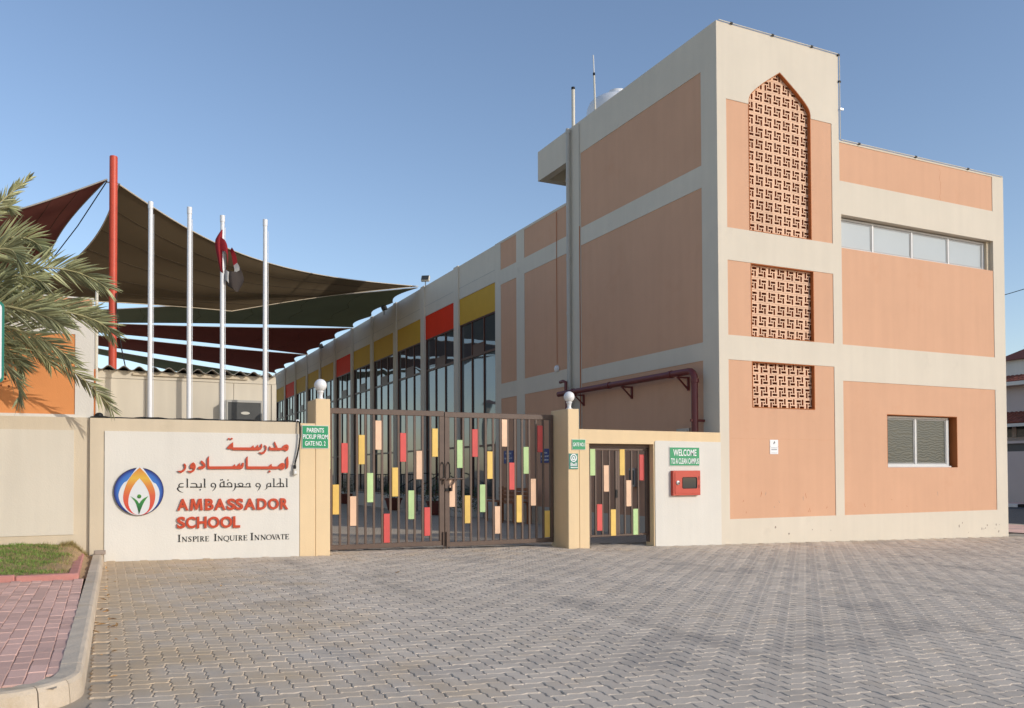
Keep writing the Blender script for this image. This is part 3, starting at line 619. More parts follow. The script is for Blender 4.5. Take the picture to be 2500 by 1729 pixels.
ARABIC_MID = [('reh',[(-10.508,1.672),(-10.495,1.661),(-10.481,1.637),(-10.481,1.608),(-10.491,1.575),(-10.514,1.546),(-10.552,1.521),(-10.579,1.532),(-10.61,1.554),(-10.598,1.556),(-10.568,1.556),(-10.537,1.566),(-10.514,1.587),(-10.504,1.608),(-10.508,1.628),(-10.52,1.649)],None),('waw',[(-10.38,1.688),(-10.363,1.678),(-10.347,1.653),(-10.341,1.62),(-10.347,1.587),(-10.362,1.554),(-10.386,1.533),(-10.409,1.521),(-10.44,1.531),(-10.467,1.554),(-10.44,1.554),(-10.409,1.556),(-10.386,1.57),(-10.37,1.589),(-10.394,1.589),(-10.417,1.591),(-10.425,1.608),(-10.425,1.637),(-10.413,1.661),(-10.394,1.68)],[(-10.402,1.645),(-10.386,1.649),(-10.374,1.639),(-10.39,1.637)]),('dal',[(-10.257,1.716),(-10.238,1.703),(-10.214,1.678),(-10.2,1.653),(-10.2,1.616),(-10.218,1.595),(-10.245,1.578),(-10.296,1.58),(-10.312,1.591),(-10.304,1.612),(-10.288,1.624),(-10.261,1.628),(-10.232,1.63),(-10.236,1.645),(-10.253,1.666),(-10.269,1.682),(-10.267,1.699)],None),('seen_alef',[(-10.147,1.785),(-10.146,1.636),(-10.137,1.624),(-9.793,1.626),(-9.755,1.66),(-9.755,1.641),(-9.744,1.628),(-9.722,1.63),(-9.704,1.658),(-9.679,1.679),(-9.68,1.649),(-9.669,1.63),(-9.653,1.632),(-9.653,1.658),(-9.643,1.679),(-9.63,1.687),(-9.619,1.666),(-9.622,1.628),(-9.638,1.594),(-9.659,1.579),(-9.728,1.581),(-9.809,1.581),(-10.155,1.58),(-10.17,1.595),(-10.174,1.624),(-10.175,1.737),(-10.163,1.762)],None),('meem_beh_alef',[(-9.56,1.785),(-9.56,1.632),(-9.552,1.624),(-9.233,1.623),(-9.209,1.649),(-9.188,1.664),(-9.186,1.636),(-9.174,1.623),(-9.085,1.623),(-9.064,1.654),(-9.038,1.675),(-9.013,1.682),(-8.987,1.671),(-8.972,1.649),(-8.974,1.615),(-8.992,1.58),(-9.021,1.563),(-9.047,1.576),(-9.072,1.589),(-9.098,1.578),(-9.577,1.579),(-9.587,1.602),(-9.59,1.739),(-9.575,1.768)],[(-9.036,1.641),(-9.021,1.638),(-9.005,1.623),(-9.013,1.623),(-9.028,1.632)]),('dot',[(-9.222,1.561),(-9.2,1.539),(-9.22,1.522),(-9.239,1.531)],None),('alef',[(-8.928,1.784),(-8.919,1.719),(-8.917,1.654),(-8.925,1.61),(-8.945,1.584),(-8.957,1.58),(-8.953,1.606),(-8.96,1.675),(-8.962,1.736),(-8.947,1.764)],None)]
ARABIC_MOTTO = [[(-10.5175,1.3582,0.0103),(-10.5541,1.3585,0.0119),(-10.5753,1.3476,0.0151),(-10.584,1.325,0.0174),(-10.577,1.3064,0.0159)],[(-10.5828,1.3044,0.0159),(-10.527,1.3038,0.0151),(-10.5077,1.3089,0.0024)],[(-10.5886,1.3024,0.0159),(-10.6019,1.2799,0.0206),(-10.5903,1.255,0.0159),(-10.5614,1.232,0.0103),(-10.5209,1.217,0.002)],[(-10.4624,1.4333,0.0174),(-10.462,1.2956,0.0174)],[(-10.4864,1.4281,0.0024),(-10.4721,1.4293,0.0063),(-10.4624,1.4313,0.0119)],[(-10.479,1.2958,0.0024),(-10.462,1.301,0.0135),(-10.4449,1.2954,0.0024)],[(-10.4224,1.3026,0.0174),(-10.2445,1.2985,0.0151)],[(-10.4109,1.3571,0.0103),(-10.3525,1.3566,0.0119),(-10.3309,1.3452,0.0159),(-10.3242,1.3223,0.0174),(-10.323,1.3015,0.0174)],[(-10.2585,1.3582,0.0166),(-10.2583,1.3007,0.0166)],[(-10.2812,1.3559,0.0024),(-10.2585,1.3549,0.0103)],[(-10.2841,1.2582,0.004),(-10.2798,1.2581,0.019),(-10.268,1.258,0.019),(-10.2637,1.2579,0.004)],[(-10.2075,1.4316,0.0174),(-10.2071,1.2927,0.0174)],[(-10.2319,1.4263,0.0024),(-10.2174,1.4275,0.0063),(-10.2075,1.4295,0.0119)],[(-10.2245,1.2929,0.0024),(-10.2071,1.2981,0.0135),(-10.1898,1.2925,0.0024)],[(-10.0666,1.3028,0.0143),(-10.0924,1.301,0.0135),(-10.1103,1.32,0.0159),(-10.1044,1.3471,0.0143),(-10.0806,1.3595,0.0119),(-10.0528,1.3445,0.0151),(-10.0427,1.3151,0.0174),(-10.0546,1.2817,0.0143),(-10.0724,1.2547,0.0095),(-10.0962,1.2319,0.002)],[(-9.976,1.3018,0.0174),(-9.9761,1.3354,0.0174),(-9.9629,1.3626,0.0135),(-9.9369,1.3687,0.0111),(-9.9168,1.3685,0.0103)],[(-9.9848,1.3019,0.0174),(-9.7916,1.2997,0.0166)],[(-9.9189,1.3917,0.0159),(-9.9187,1.3011,0.0159)],[(-9.9402,1.3889,0.0024),(-9.9189,1.3904,0.0103)],[(-9.9787,1.4069,0.004),(-9.9739,1.4077,0.0182),(-9.9627,1.4084,0.0182),(-9.9579,1.4092,0.004)],[(-9.9542,1.4117,0.004),(-9.9494,1.4125,0.0182),(-9.9382,1.4133,0.0182),(-9.9334,1.4141,0.004)],[(-9.8017,1.2998,0.0174),(-9.8018,1.3379,0.0166),(-9.8201,1.3613,0.0135),(-9.8443,1.3657,0.0119),(-9.8645,1.3512,0.0151),(-9.8664,1.3322,0.0135),(-9.8463,1.3214,0.0032)],[(-9.8694,1.4069,0.004),(-9.8646,1.4069,0.0198),(-9.8525,1.4068,0.0198),(-9.8473,1.4067,0.004)],[(-9.7475,1.3543,0.0159),(-9.7474,1.3162,0.0166),(-9.7493,1.2866,0.0166),(-9.7615,1.2571,0.0119),(-9.7898,1.2278,0.002)],[(-9.7706,1.352,0.0024),(-9.7475,1.3517,0.0103)],[(-9.7453,1.2992,0.0166),(-9.5058,1.2936,0.0135)],[(-9.7088,1.3412,0.0119),(-9.6844,1.3537,0.0111),(-9.6517,1.3542,0.0119),(-9.6312,1.3405,0.0143),(-9.6332,1.3192,0.0151),(-9.6516,1.3003,0.0135)],[(-9.7088,1.3412,0.0119),(-9.6802,1.3155,0.0119),(-9.6598,1.3004,0.0111)],[(-9.582,1.3208,0.0135),(-9.5738,1.342,0.0135),(-9.5533,1.3516,0.0111),(-9.5245,1.3514,0.0111)],[(-9.5245,1.3543,0.0159),(-9.5244,1.2968,0.0159)],[(-9.3836,1.2965,0.0135),(-9.4065,1.2955,0.0135),(-9.4273,1.3149,0.0151),(-9.4232,1.3406,0.0135),(-9.4003,1.3519,0.0111),(-9.3712,1.3379,0.0143),(-9.3616,1.31,0.0166),(-9.3732,1.2779,0.0143),(-9.3877,1.2503,0.0087),(-9.4105,1.2249,0.002)],[(-9.2395,1.2979,0.0143),(-9.1849,1.293,0.0119)],[(-9.1997,1.3535,0.0151),(-9.1996,1.2953,0.0159)],[(-9.1997,1.3513,0.0095),(-9.2291,1.3495,0.0103),(-9.2522,1.3346,0.0151),(-9.2584,1.3067,0.0159),(-9.2563,1.2852,0.0151),(-9.2667,1.2638,0.0111),(-9.2939,1.2426,0.002)],[(-9.1471,1.4264,0.0166),(-9.1469,1.2926,0.0166)],[(-9.1711,1.424,0.0024),(-9.1471,1.4247,0.0103)],[(-9.1659,1.2928,0.0119),(-8.9793,1.2916,0.0143)],[(-9.0454,1.4257,0.0159),(-9.0453,1.2914,0.0159)],[(-9.0709,1.4233,0.0024),(-9.0454,1.424,0.0103)],[(-9.0983,1.3201,0.0143),(-9.092,1.3374,0.0135),(-9.0708,1.3489,0.0111),(-9.0453,1.3508,0.0103),(-9.0134,1.3475,0.0111),(-8.9964,1.3321,0.0143),(-8.9942,1.2952,0.0151)],[(-8.941,1.425,0.0166),(-8.9408,1.2881,0.0166)],[(-8.9649,1.4226,0.0024),(-8.941,1.4233,0.0103)],[(-8.9601,1.2883,0.0024),(-8.9408,1.292,0.0135),(-8.9229,1.2879,0.0024)]]
NAME_ONE = [('A',(-10.61,-10.446,0.941,1.122)),('M',(-10.425,-10.234,0.939,1.12)),('B',(-10.204,-10.074,0.937,1.118)),('A',(-10.065,-9.895,0.935,1.116)),('S',(-9.877,-9.748,0.933,1.115)),('S',(-9.748,-9.627,0.932,1.113)),('A',(-9.613,-9.438,0.93,1.111)),('D',(-9.416,-9.265,0.928,1.109)),('O',(-9.242,-9.072,0.926,1.107)),('R',(-9.049,-8.922,0.924,1.106))]
NAME_TWO = [('S',(-10.613,-10.49,0.663,0.846)),('C',(-10.482,-10.341,0.661,0.843)),('H',(-10.324,-10.178,0.659,0.84)),('O',(-10.161,-9.988,0.656,0.836)),('O',(-9.975,-9.795,0.653,0.833)),('L',(-9.786,-9.674,0.65,0.831))]
MOTTO = [('I',(-10.596,-10.558,0.454,0.567)),('N',(-10.54,-10.459,0.453,0.534)),('S',(-10.446,-10.398,0.452,0.534)),('P',(-10.385,-10.322,0.451,0.533)),('I',(-10.316,-10.292,0.45,0.534)),('R',(-10.277,-10.21,0.45,0.532)),('E',(-10.201,-10.14,0.449,0.531)),('I',(-10.067,-10.026,0.447,0.562)),('N',(-10.014,-9.933,0.447,0.529)),('Q',(-9.925,-9.838,0.445,0.528)),('U',(-9.834,-9.753,0.444,0.527)),('I',(-9.744,-9.716,0.443,0.528)),('R',(-9.7,-9.635,0.443,0.526)),('E',(-9.625,-9.561,0.442,0.526)),('I',(-9.512,-9.469,0.44,0.558)),('N',(-9.453,-9.371,0.44,0.523)),('N',(-9.356,-9.272,0.438,0.522)),('O',(-9.268,-9.18,0.437,0.521)),('V',(-9.178,-9.1,0.436,0.521)),('A',(-9.12,-9.044,0.436,0.52)),('T',(-9.039,-8.975,0.435,0.52)),('E',(-8.971,-8.904,0.434,0.519))]
# ================================================================ GATE WALLS, PILLARS, GATES
def lamp_globe(u, v, z, label):
    t = empty('pillar_lamp', (u,v,z), label, 'lamp', 'globe lamps on the gate pillars')
    MB().lathe([(.065,0),(.065,.012),(.042,.02),(.036,.06),(.045,.11),(.058,.125),(.058,.14),(.03,.15)], (u,v,z), 20).build('base', M['white_paint'], t, True)
    n = 14; prof = [(max(.004, .105*math.sin(math.pi*k/n)), .24-.105*math.cos(math.pi*k/n)) for k in range(n+1)]
    MB().lathe(prof, (u,v,z), 28).build('globe', M['globe'], t, True)
wl = empty('sign_wall', (-10.2,0,.15), 'low beige wall with a white field carrying the school name', 'wall')
MB().plate([(-11.82,-.1),(-8.737,-.1),(-8.737,2.349),(-11.82,2.349)], [], 'F', 0, .26).build('wall', M['beige'], wl)
MB().plate([(-11.622,-.05),(-8.739,-.05),(-8.739,2.156),(-11.622,2.156)], [], 'F', -.016, .0015).build('white_field', M['white_wall'], wl)
pl = empty('gate_pillar', (-8.35,.3,0), 'straw coloured gate pillar carrying the parents pickup sign', 'pillar', 'gate pillars')
MB().box(-8.735,-8.478,-.018,.26,-.1,2.335,bev=.008).build('pier', M['straw'], pl); MB().box(-8.475,-8.229,-.018,.60,-.1,2.748,bev=.010).build('post', M['straw'], pl)
pr = empty('gate_pillar', (-3.54,.3,0), 'straw coloured gate pillar carrying the bell sign', 'pillar', 'gate pillars')
MB().box(-3.668,-3.423,-.018,.66,-.1,2.722,bev=.010).build('post', M['straw'], pr); MB().box(-3.42,-3.20,-.018,.30,-.1,2.062,bev=.006).build('pier', M['straw'], pr)
wr = empty('gate_wall', (-1.6,0,0), 'straw and white wall with the small gate, butting against the tower', 'wall')
MB().plate([(-3.42,2.064),(-1.70,2.064),(-1.70,-.1),(-.003,-.1),(-.003,2.325),(-3.42,2.337)], [], 'F', -.018, .26).build('wall', M['straw'], wr)
MB().plate([(-1.672,-.05),(-.006,-.05),(-.006,2.125),(-1.645,2.137),(-1.672,2.115)], [], 'F', -.034, -.0165).build('white_field', M['white_wall'], wr)
lamp_globe(-8.36,.12,2.748, 'white globe lamp on the gate pillar beside the school name'); lamp_globe(-3.56,.12,2.722, 'white globe lamp on the gate pillar beside the small gate')

def bars_gate(name, label, u0, u1, z0, z1, v, bars, panels, left_st, right_st, rail=.10, st_w=.095, bar_w=.036, group=None, th=.05, pw=.112):
    g = empty(name, ((u0+u1)/2,v,z0), label, 'gate', group)
    for a, b in ((z0,z0+rail*.85),(z1-rail,z1)): MB().box(u0,u1,v-th/2,v+th/2,a,b,bev=.006).build('rail', M['gate'], g)
    for a, w in ((u0,left_st),(u1-right_st,right_st)): MB().box(a,a+w,v-th/2-.001,v+th/2+.001,z0+rail*.85,z1-rail,bev=.004).build('stile', M['gate'], g)
    for c in bars: MB().box(c-bar_w/2,c+bar_w/2,v-.018,v+.018,z0+rail*.85,z1-rail).build('bar', M['gate'], g)
    for col, c, a in panels: MB().box(c-pw/2,c+pw/2,v-.030,v+.006,a,a+.52,bev=.004).build('panel', M['g_'+col], g)
    return g
Y, Rd, P, G = 'yellow', 'red', 'pink', 'green'
GV = .57
lb = [-8.07+.1527*i for i in range(13)]
gl = bars_gate('gate_leaf', 'left leaf of the brown barred driveway gate, beside the parents pickup sign', -8.222, -5.974, .172, 2.648, GV, lb,
   [(G,-8.147,1.58),(Y,-7.994,.79),(Rd,-7.84,1.515),(P,-7.688,.582),(Y,-7.534,1.663),(G,-7.381,.99),(P,-7.228,1.924),(Rd,-7.076,.262),(Y,-6.92,1.086),(Rd,-6.768,1.71),(G,-6.616,.67),(P,-6.462,1.391),(Rd,-6.310,.358),(Y,-6.155,1.803)], .03, .095, group='leaves of the driveway gate')
rb = [-5.742+.1537*i for i in range(13)]
gr_ = bars_gate('gate_leaf', 'right leaf of the brown barred driveway gate, beside the bell sign', -5.962, -3.682, .142, 2.636, GV, rb,
   [(P,-5.818,.875),(G,-5.665,1.597),(Y,-5.512,.563),(Rd,-5.357,1.805),(G,-5.204,.764),(Y,-5.05,1.389),(P,-4.896,.348),(P,-4.743,2.003),(Rd,-4.589,1.178),(Y,-4.436,.55),(G,-4.282,1.482),(P,-4.128,.864),(Rd,-3.975,1.902),(Y,-3.822,.242)], .095, .07, group='leaves of the driveway gate')
# latch gear of the driveway gate
for sgn, u in ((1,-6.02),(-1,-5.90)):
    gg = gl if sgn > 0 else gr_
    MB().tube([(u,GV-.03,1.40),(u,GV-.10,1.42),(u,GV-.10,1.66),(u,GV-.03,1.70)], .011, 8).build('handle', M['black'], gg, True)
    MB().tube([(-5.968-sgn*.035,GV-.045,.42),(-5.968-sgn*.035,GV-.045,gz(-5.97)+.01)], .012, 8).build('drop_bolt', M['gate'], gg, True)
MB().tube([(-6.05,GV-.06,1.395),(-5.60,GV-.06,1.395)], .014, 8).build('slide_bolt', M['gate'], gr_, True); MB().tube([(-5.99,GV-.06,1.31),(-5.985,GV-.075,1.37),(-5.95,GV-.075,1.395)], .017, 8).build('staple', M['gate'], gl, True)
MB().tube([(-5.78,GV-.06,1.39),(-5.80,GV-.08,1.34),(-5.845,GV-.08,1.28),(-5.85,GV-.08,1.17)], .017, 8).build('bolt_handle', M['gate'], gr_, True)
MB().box(-5.95,-5.90,GV-.05,GV-.026,1.17,1.22).build('hasp', M['black'], gr_); MB().box(-5.88,-5.84,GV-.07,GV-.026,1.17,1.23).build('padlock', M['black'], gr_)
PV = .185
gp = bars_gate('small_gate', 'small brown double gate under the straw lintel beside the bell sign', -3.09, -1.69, .235, 1.985, PV, [-2.944,-2.785,-2.625,-2.262,-2.10,-1.94],
   [(G,-3.018,1.442),(P,-2.705,1.122),(Rd,-2.865,.357),(Y,-2.548,.249),(Y,-2.330,1.442),(P,-2.18,.822),(Rd,-1.862,1.338),(G,-2.02,.249)], .045, .075, rail=.05, bar_w=.03, th=.045, pw=.118)
for a in (-2.487,-2.437): MB().box(a,a+.046,PV-.023,PV+.023,.28,1.933).build('stile', M['gate'], gp)
MB().plate([(-3.197,.10),(-3.105,.10),(-3.105,2.0),(-1.715,2.0),(-1.715,.10),(-1.703,.10),(-1.703,2.062),(-3.197,2.062)], [], 'F', .12, .24).build('frame', M['gate'], gp)
for z in (.55,1.6): MB().tube([(-1.700,PV-.03,z),(-1.700,PV-.03,z+.10)], .016, 8).build('hinge', M['gate'], gp, True)
MB().box(-2.50,-2.46,PV-.05,PV-.024,1.0,1.16).build('lock', M['black'], gp)

# ================================================================ LETTERING
def glyph_mesh(txt, box4, v, depth, offset=.02, space=1.0, wob=0.):
    cu = bpy.data.curves.new('t', 'FONT'); cu.body = txt; cu.size = 1; cu.offset = offset; cu.resolution_u = 5; cu.space_character = space
    o = bpy.data.objects.new('t', cu); COL.objects.link(o); dg = bpy.context.evaluated_depsgraph_get(); me0 = o.evaluated_get(dg).to_mesh()
    V = [q.co.copy() for q in me0.vertices]; Fs = [tuple(f.vertices) for f in me0.polygons]; o.evaluated_get(dg).to_mesh_clear()
    bpy.data.objects.remove(o); bpy.data.curves.remove(cu)
    x0 = min(q.x for q in V); x1 = max(q.x for q in V); y0 = min(q.y for q in V); y1 = max(q.y for q in V); u0, u1, z0, z1 = box4
    P2 = [(u0+(q.x-x0)/(x1-x0)*(u1-u0), z0+(q.y-y0)/(y1-y0)*(z1-z0)) for q in V]
    n = len(P2); cnt = {}
    for f in Fs:
        for i in range(len(f)): a, b = f[i], f[(i+1) % len(f)]; cnt[(a,b)] = 1
    vs_ = [(a, v, b) for a, b in P2] + [(a, v+depth, b) for a, b in P2]; fs = list(Fs)
    for a, b in cnt:
        if (b, a) not in cnt: fs.append((a, b, b+n, a+n))
    return MB().add(vs_, fs)
def text(name, txt, box4, v, depth, mat_, parent, offset=.02, space=1.): return glyph_mesh(txt, box4, v, depth, offset, space).build(name, mat_, parent)
def stroke(mb, pts, v, depth, cap=0):
    L = []; Rr = []
    n = len(pts)
    if n > 2:      # smooth
        P = []
        for i in range(n-1):
            p0 = pts[max(i-1,0)]; p1 = pts[i]; p2 = pts[i+1]; p3 = pts[min(i+2,n-1)]
            for k in range(4):
                t = k/4; P.append(tuple(.5*((2*p1[j])+(-p0[j]+p2[j])*t+(2*p0[j]-5*p1[j]+4*p2[j]-p3[j])*t*t+(-p0[j]+3*p1[j]-3*p2[j]+p3[j])*t**3) for j in range(3)))
        P.append(pts[-1]); pts = P; n = len(pts)
    for i, (x, y, w) in enumerate(pts):
        a = pts[max(i-1,0)]; b = pts[min(i+1,n-1)]; d = Vector((b[0]-a[0], b[1]-a[1])); d = d.normalized() if d.length > 0 else Vector((1,0)); nr = Vector((-d.y, d.x))*abs(w)/2
        L.append((x+nr.x, y+nr.y)); Rr.append((x-nr.x, y-nr.y))
    k = 2*n; vs_ = [(a, v, b) for a, b in L+Rr] + [(a, v+depth, b) for a, b in L+Rr]; fs = []
    for i in range(n-1): fs += [(i,i+1,n+i+1,n+i), (k+i,k+n+i,k+n+i+1,k+i+1), (i,k+i,k+i+1,i+1), (n+i,n+i+1,k+n+i+1,k+n+i)]
    fs += [(0,n,k+n,k), (n-1,k+n-1,k+n+n-1,n+n-1)]
    return mb.add(vs_, fs)
LV = -.046
def letters(name, label, items, cat='lettering'):
    t = empty(name, (-9.8,LV,items[0][1][0][1] if isinstance(items[0][1][0], tuple) else items[0][1][2]), label, cat); return t
ar1 = empty('raised_lettering', (-9.4,LV,1.95), 'raised red Arabic word at the top right of the white sign wall', 'lettering')
for nm, outer, hole in ARABIC_TOP: MB().plate(outer, [hole] if hole else [], 'F', LV, -.0165).build('letter', M['letter_red'], ar1)
ar2 = empty('raised_lettering', (-9.8,LV,1.6), 'long raised red Arabic word in the second line of the sign wall', 'lettering')
for nm, outer, hole in ARABIC_MID: MB().plate(outer, [hole] if hole else [], 'F', LV, -.0165).build('letter', M['letter_red'], ar2)
ar3 = empty('flat_lettering', (-9.8,-.02,1.3), 'thin black Arabic motto in the third line of the sign wall', 'lettering')
for k, s in enumerate(ARABIC_MOTTO): stroke(MB(), s, -.0215-.0002*(k % 7), .004).build('letter', M['ink'], ar3)
en1 = empty('raised_lettering', (-9.8,LV,1.0), 'raised red lettering reading AMBASSADOR on the sign wall', 'lettering')
def letter_m(b4):       # the M drawn as one clean outline
    q = [(0,0),(.10,1),(.33,1),(.5,.42),(.67,1),(.90,1),(1,0),(.785,0),(.735,.62),(.58,.06),(.42,.06),(.265,.62),(.215,0)]
    return MB().plate([(b4[0]+x*(b4[1]-b4[0]), b4[2]+y*(b4[3]-b4[2])) for x, y in q], [], 'F', LV, -.0165).build('letter', M['letter_red'], en1)
for ch, b4 in NAME_ONE: letter_m(b4) if ch == 'M' else text('letter', ch, b4, LV, .0295, M['letter_red'], en1, .034)
en2 = empty('raised_lettering', (-10.2,LV,.7), 'raised red lettering reading SCHOOL on the sign wall', 'lettering')
for ch, b4 in NAME_TWO: text('letter', ch, b4, LV, .0295, M['letter_red'], en2, .034)
en3 = empty('flat_lettering', (-9.8,-.02,.45), 'black serif motto INSPIRE INQUIRE INNOVATE at the foot of the sign wall', 'lettering')
T, t_ = .17, .065      # thick and thin strokes of the serif capitals, on a unit square
def sf(x, y, w=.2, h=.05): return [(x-w, y, h), (x+w, y, h)]
SERIF = {
 'I': [[(.5,.03,.5),(.5,.97,.5)], sf(.5,.035,.5,.07), sf(.5,.965,.5,.07)],
 'N': [[(.17,.03,t_),(.17,.97,t_)], [(.85,0,t_),(.85,.97,t_)], [(.13,.97,T),(.84,.04,T)], sf(.16,.03,.16), sf(.12,.97,.12), sf(.85,.97,.15)],
 'S': [[(.9,.76,.05),(.78,.92,.08),(.5,.965,.08),(.22,.88,.15),(.2,.70,.17),(.5,.52,.2),(.82,.34,.18),(.80,.13,.14),(.5,.04,.08),(.2,.09,.08),(.08,.27,.05)], [(.9,.98,.05),(.9,.74,.05)], [(.08,.02,.05),(.08,.28,.05)]],
 'P': [[(.28,.03,T*1.1),(.28,.97,T*1.1)], sf(.28,.03,.26), sf(.2,.97,.18), [(.3,.96,.06),(.62,.955,.08),(.86,.85,.17),(.86,.66,.18),(.62,.50,.08),(.3,.49,.06)]],
 'R': [[(.24,.03,T),(.24,.97,T)], sf(.24,.03,.22), sf(.16,.97,.15), [(.26,.96,.06),(.52,.955,.08),(.72,.85,.15),(.72,.68,.16),(.52,.53,.08),(.26,.52,.06)], [(.5,.52,.14),(.88,.03,.16)], sf(.9,.03,.1)],
 'E': [[(.26,.03,T*1.1),(.26,.97,T*1.1)], [(.04,.03,.06),(.94,.03,.06)], [(.04,.97,.06),(.90,.97,.06)], [(.3,.52,.06),(.72,.52,.06)], [(.93,.02,.05),(.93,.24,.04)], [(.89,.98,.05),(.89,.78,.04)], [(.72,.40,.05),(.72,.64,.05)]],
 'O': [[(.5,.965,.07),(.82,.84,.13),(.93,.5,.15),(.82,.16,.13),(.5,.035,.07),(.18,.16,.13),(.07,.5,.15),(.18,.84,.13),(.5,.965,.07)]],
 'U': [[(.2,.97,.15),(.2,.35,.15),(.32,.1,.12),(.52,.04,.08),(.74,.12,.08),(.85,.38,.07),(.85,.97,.07)], sf(.2,.97,.2), sf(.85,.97,.15)],
 'V': [[(.14,.97,.17),(.5,.03,.15)], [(.87,.97,.07),(.5,.03,.07)], sf(.14,.97,.14), sf(.87,.97,.13)],
 'A': [[(.13,.03,.07),(.5,.99,.07)], [(.46,.99,.15),(.85,.03,.17)], [(.26,.36,.06),(.74,.36,.06)], sf(.13,.03,.13), sf(.86,.03,.14)],
 'T': [[(.5,.03,.16),(.5,.97,.16)], sf(.5,.03,.2), [(.03,.97,.06),(.97,.97,.06)], [(.05,.98,.05),(.05,.76,.04)], [(.95,.98,.05),(.95,.76,.04)]]}
SERIF['Q'] = SERIF['O'] + [[(.45,.04,.10),(.62,-.12,.10),(.82,-.20,.09),(1.02,-.17,.03)]]
for ch, (u0, u1, z0, z1) in MOTTO:
    wide = max(u1-u0, .001); h = z1-z0; mb = MB()
    for k, s in enumerate(SERIF[ch]):
        hor = len(s) == 2 and abs(s[0][1]-s[1][1]) < .01
        stroke(mb, [(u0+x*wide, z0+y*h, w*(h if hor else (wide if ch == 'I' and len(s) == 2 and not hor else h))) for x, y, w in s], -.0215-.0003*k, .0035)
    mb.build('letter', M['ink'], en3)
# ---- logo disc
lg = empty('round_emblem', (-11.155,-.04,1.24), 'round blue orange and green emblem disc on the sign wall', 'emblem')
def grad(name, stops, axis, lo, hi, radial=None):
    m = bpy.data.materials.new(name); m.use_nodes = True; t = m.node_tree; N = t.nodes.new; L = t.links.new; b = t.nodes['Principled BSDF']; b.inputs['Roughness'].default_value = .35
    g = N('ShaderNodeNewGeometry'); mr = N('ShaderNodeMapRange'); mr.inputs[1].default_value = lo; mr.inputs[2].default_value = hi
    if radial:
        sb = N('ShaderNodeVectorMath'); sb.operation = 'DISTANCE'; L(g.outputs['Position'], sb.inputs[0]); sb.inputs[1].default_value = radial; L(sb.outputs['Value'], mr.inputs[0])
    else:
        sx = N('ShaderNodeSeparateXYZ'); L(g.outputs['Position'], sx.inputs[0]); L(sx.outputs[axis], mr.inputs[0])
    r = N('ShaderNodeValToRGB'); L(mr.outputs[0], r.inputs[0]); e = r.color_ramp.elements
    while len(e) < len(stops): e.new(.5)
    for el, (p_, c) in zip(e, stops): el.position = p_; el.color = (*c, 1)
    L(r.outputs[0], b.inputs['Base Color']); return m
cx, cz, rx, rz = -11.150, 1.243, .347, .362
def lmap(pts):      # logo traced on a 1600 grid
    return [(cx+(x-838)/620*rx, cz-(y-850)/612*rz) for x, y in pts]
def smooth(pts, n=5, closed=True):
    out = []; k = len(pts)
    for i in range(k if closed else k-1):
        p0, p1, p2, p3 = (pts[(i+d) % k] if closed else pts[max(0, min(k-1, i+d))] for d in (-1,0,1,2))
        for q in range(n): t = q/n; out.append(tuple(.5*((2*p1[j])+(-p0[j]+p2[j])*t+(2*p0[j]-5*p1[j]+4*p2[j]-p3[j])*t*t+(-p0[j]+3*p1[j]-3*p2[j]+p3[j])*t**3) for j in (0,1)))
    if not closed: out.append(pts[-1])
    return out
el = [(cx+rx*math.cos(a), cz+rz*math.sin(a)) for a in [2*math.pi*k/64 for k in range(64)]]
MB().plate(el, [], 'F', -.048, -.0165).build('disc', M['ink'] if False else mat('emblem_rim', (.05,.035,.03), .5, 0, bump=0), lg)
blue = grad('emblem_blue', [(0,(.05,.20,.52)),(.55,(.03,.13,.45)),(.85,(.01,.03,.2)),(1,(.004,.008,.06))], 0, .62, 1.0, None)
tn = blue.node_tree; gpos = [n for n in tn.nodes if n.type == 'NEW_GEOMETRY'][0]; mrn = [n for n in tn.nodes if n.type == 'MAP_RANGE'][0]
dn = tn.nodes.new('ShaderNodeVectorMath'); dn.operation = 'DISTANCE'; tn.links.new(gpos.outputs['Position'], dn.inputs[0]); dn.inputs[1].default_value = (cx,-.05,cz); tn.links.new(dn.outputs['Value'], mrn.inputs[0]); mrn.inputs[1].default_value = .22; mrn.inputs[2].default_value = .356
MB().plate([(cx+(x-cx)*.985, cz+(z-cz)*.985) for x, z in el], [], 'F', -.050, -.0485).build('blue_ring', blue, lg)
em_white = mat('emblem_white', (.66,.67,.66), .4, 0, bump=0)
white_in = lmap(smooth([(838,1455),(620,1400),(420,1200),(335,960),(380,760),(470,620),(560,555),(775,250),(853,225),(935,255),(1165,590),(1260,660),(1340,820),(1345,980),(1290,1180),(1120,1370)], 4))
MB().plate(white_in, [], 'F', -.0522, -.0505).build('white_flame', em_white, lg)
fl_o = lmap([(853,235)]+smooth([(853,235),(1010,400),(1150,620),(1235,850),(1235,1070),(1160,1280),(1010,1420),(840,1452),(660,1400),(520,1260),(450,1050),(470,830),(560,580),(690,390),(853,235)], 4, False)[1:-1])
fl_i = lmap([(850,510)]+smooth([(850,510),(980,680),(1080,880),(1112,1100),(1080,1300),(980,1415),(840,1450),(700,1400),(600,1250),(575,1080),(620,860),(730,650),(850,510)], 4, False)[1:-1])
flame = grad('emblem_flame', [(0,(.60,.04,.03)),(.40,(.60,.10,.04)),(.62,(.62,.22,.04)),(.78,(.66,.40,.05)),(1,(.58,.18,.03))], 2, cz-.35, cz+.36)
MB().plate(fl_o, [fl_i], 'F', -.0542, -.0523).build('orange_flame', flame, lg)
gm = grad('emblem_green', [(0,(.005,.03,.015)),(.5,(.02,.18,.04)),(1,(.07,.28,.03))], 2, cz-.35, cz-.03)
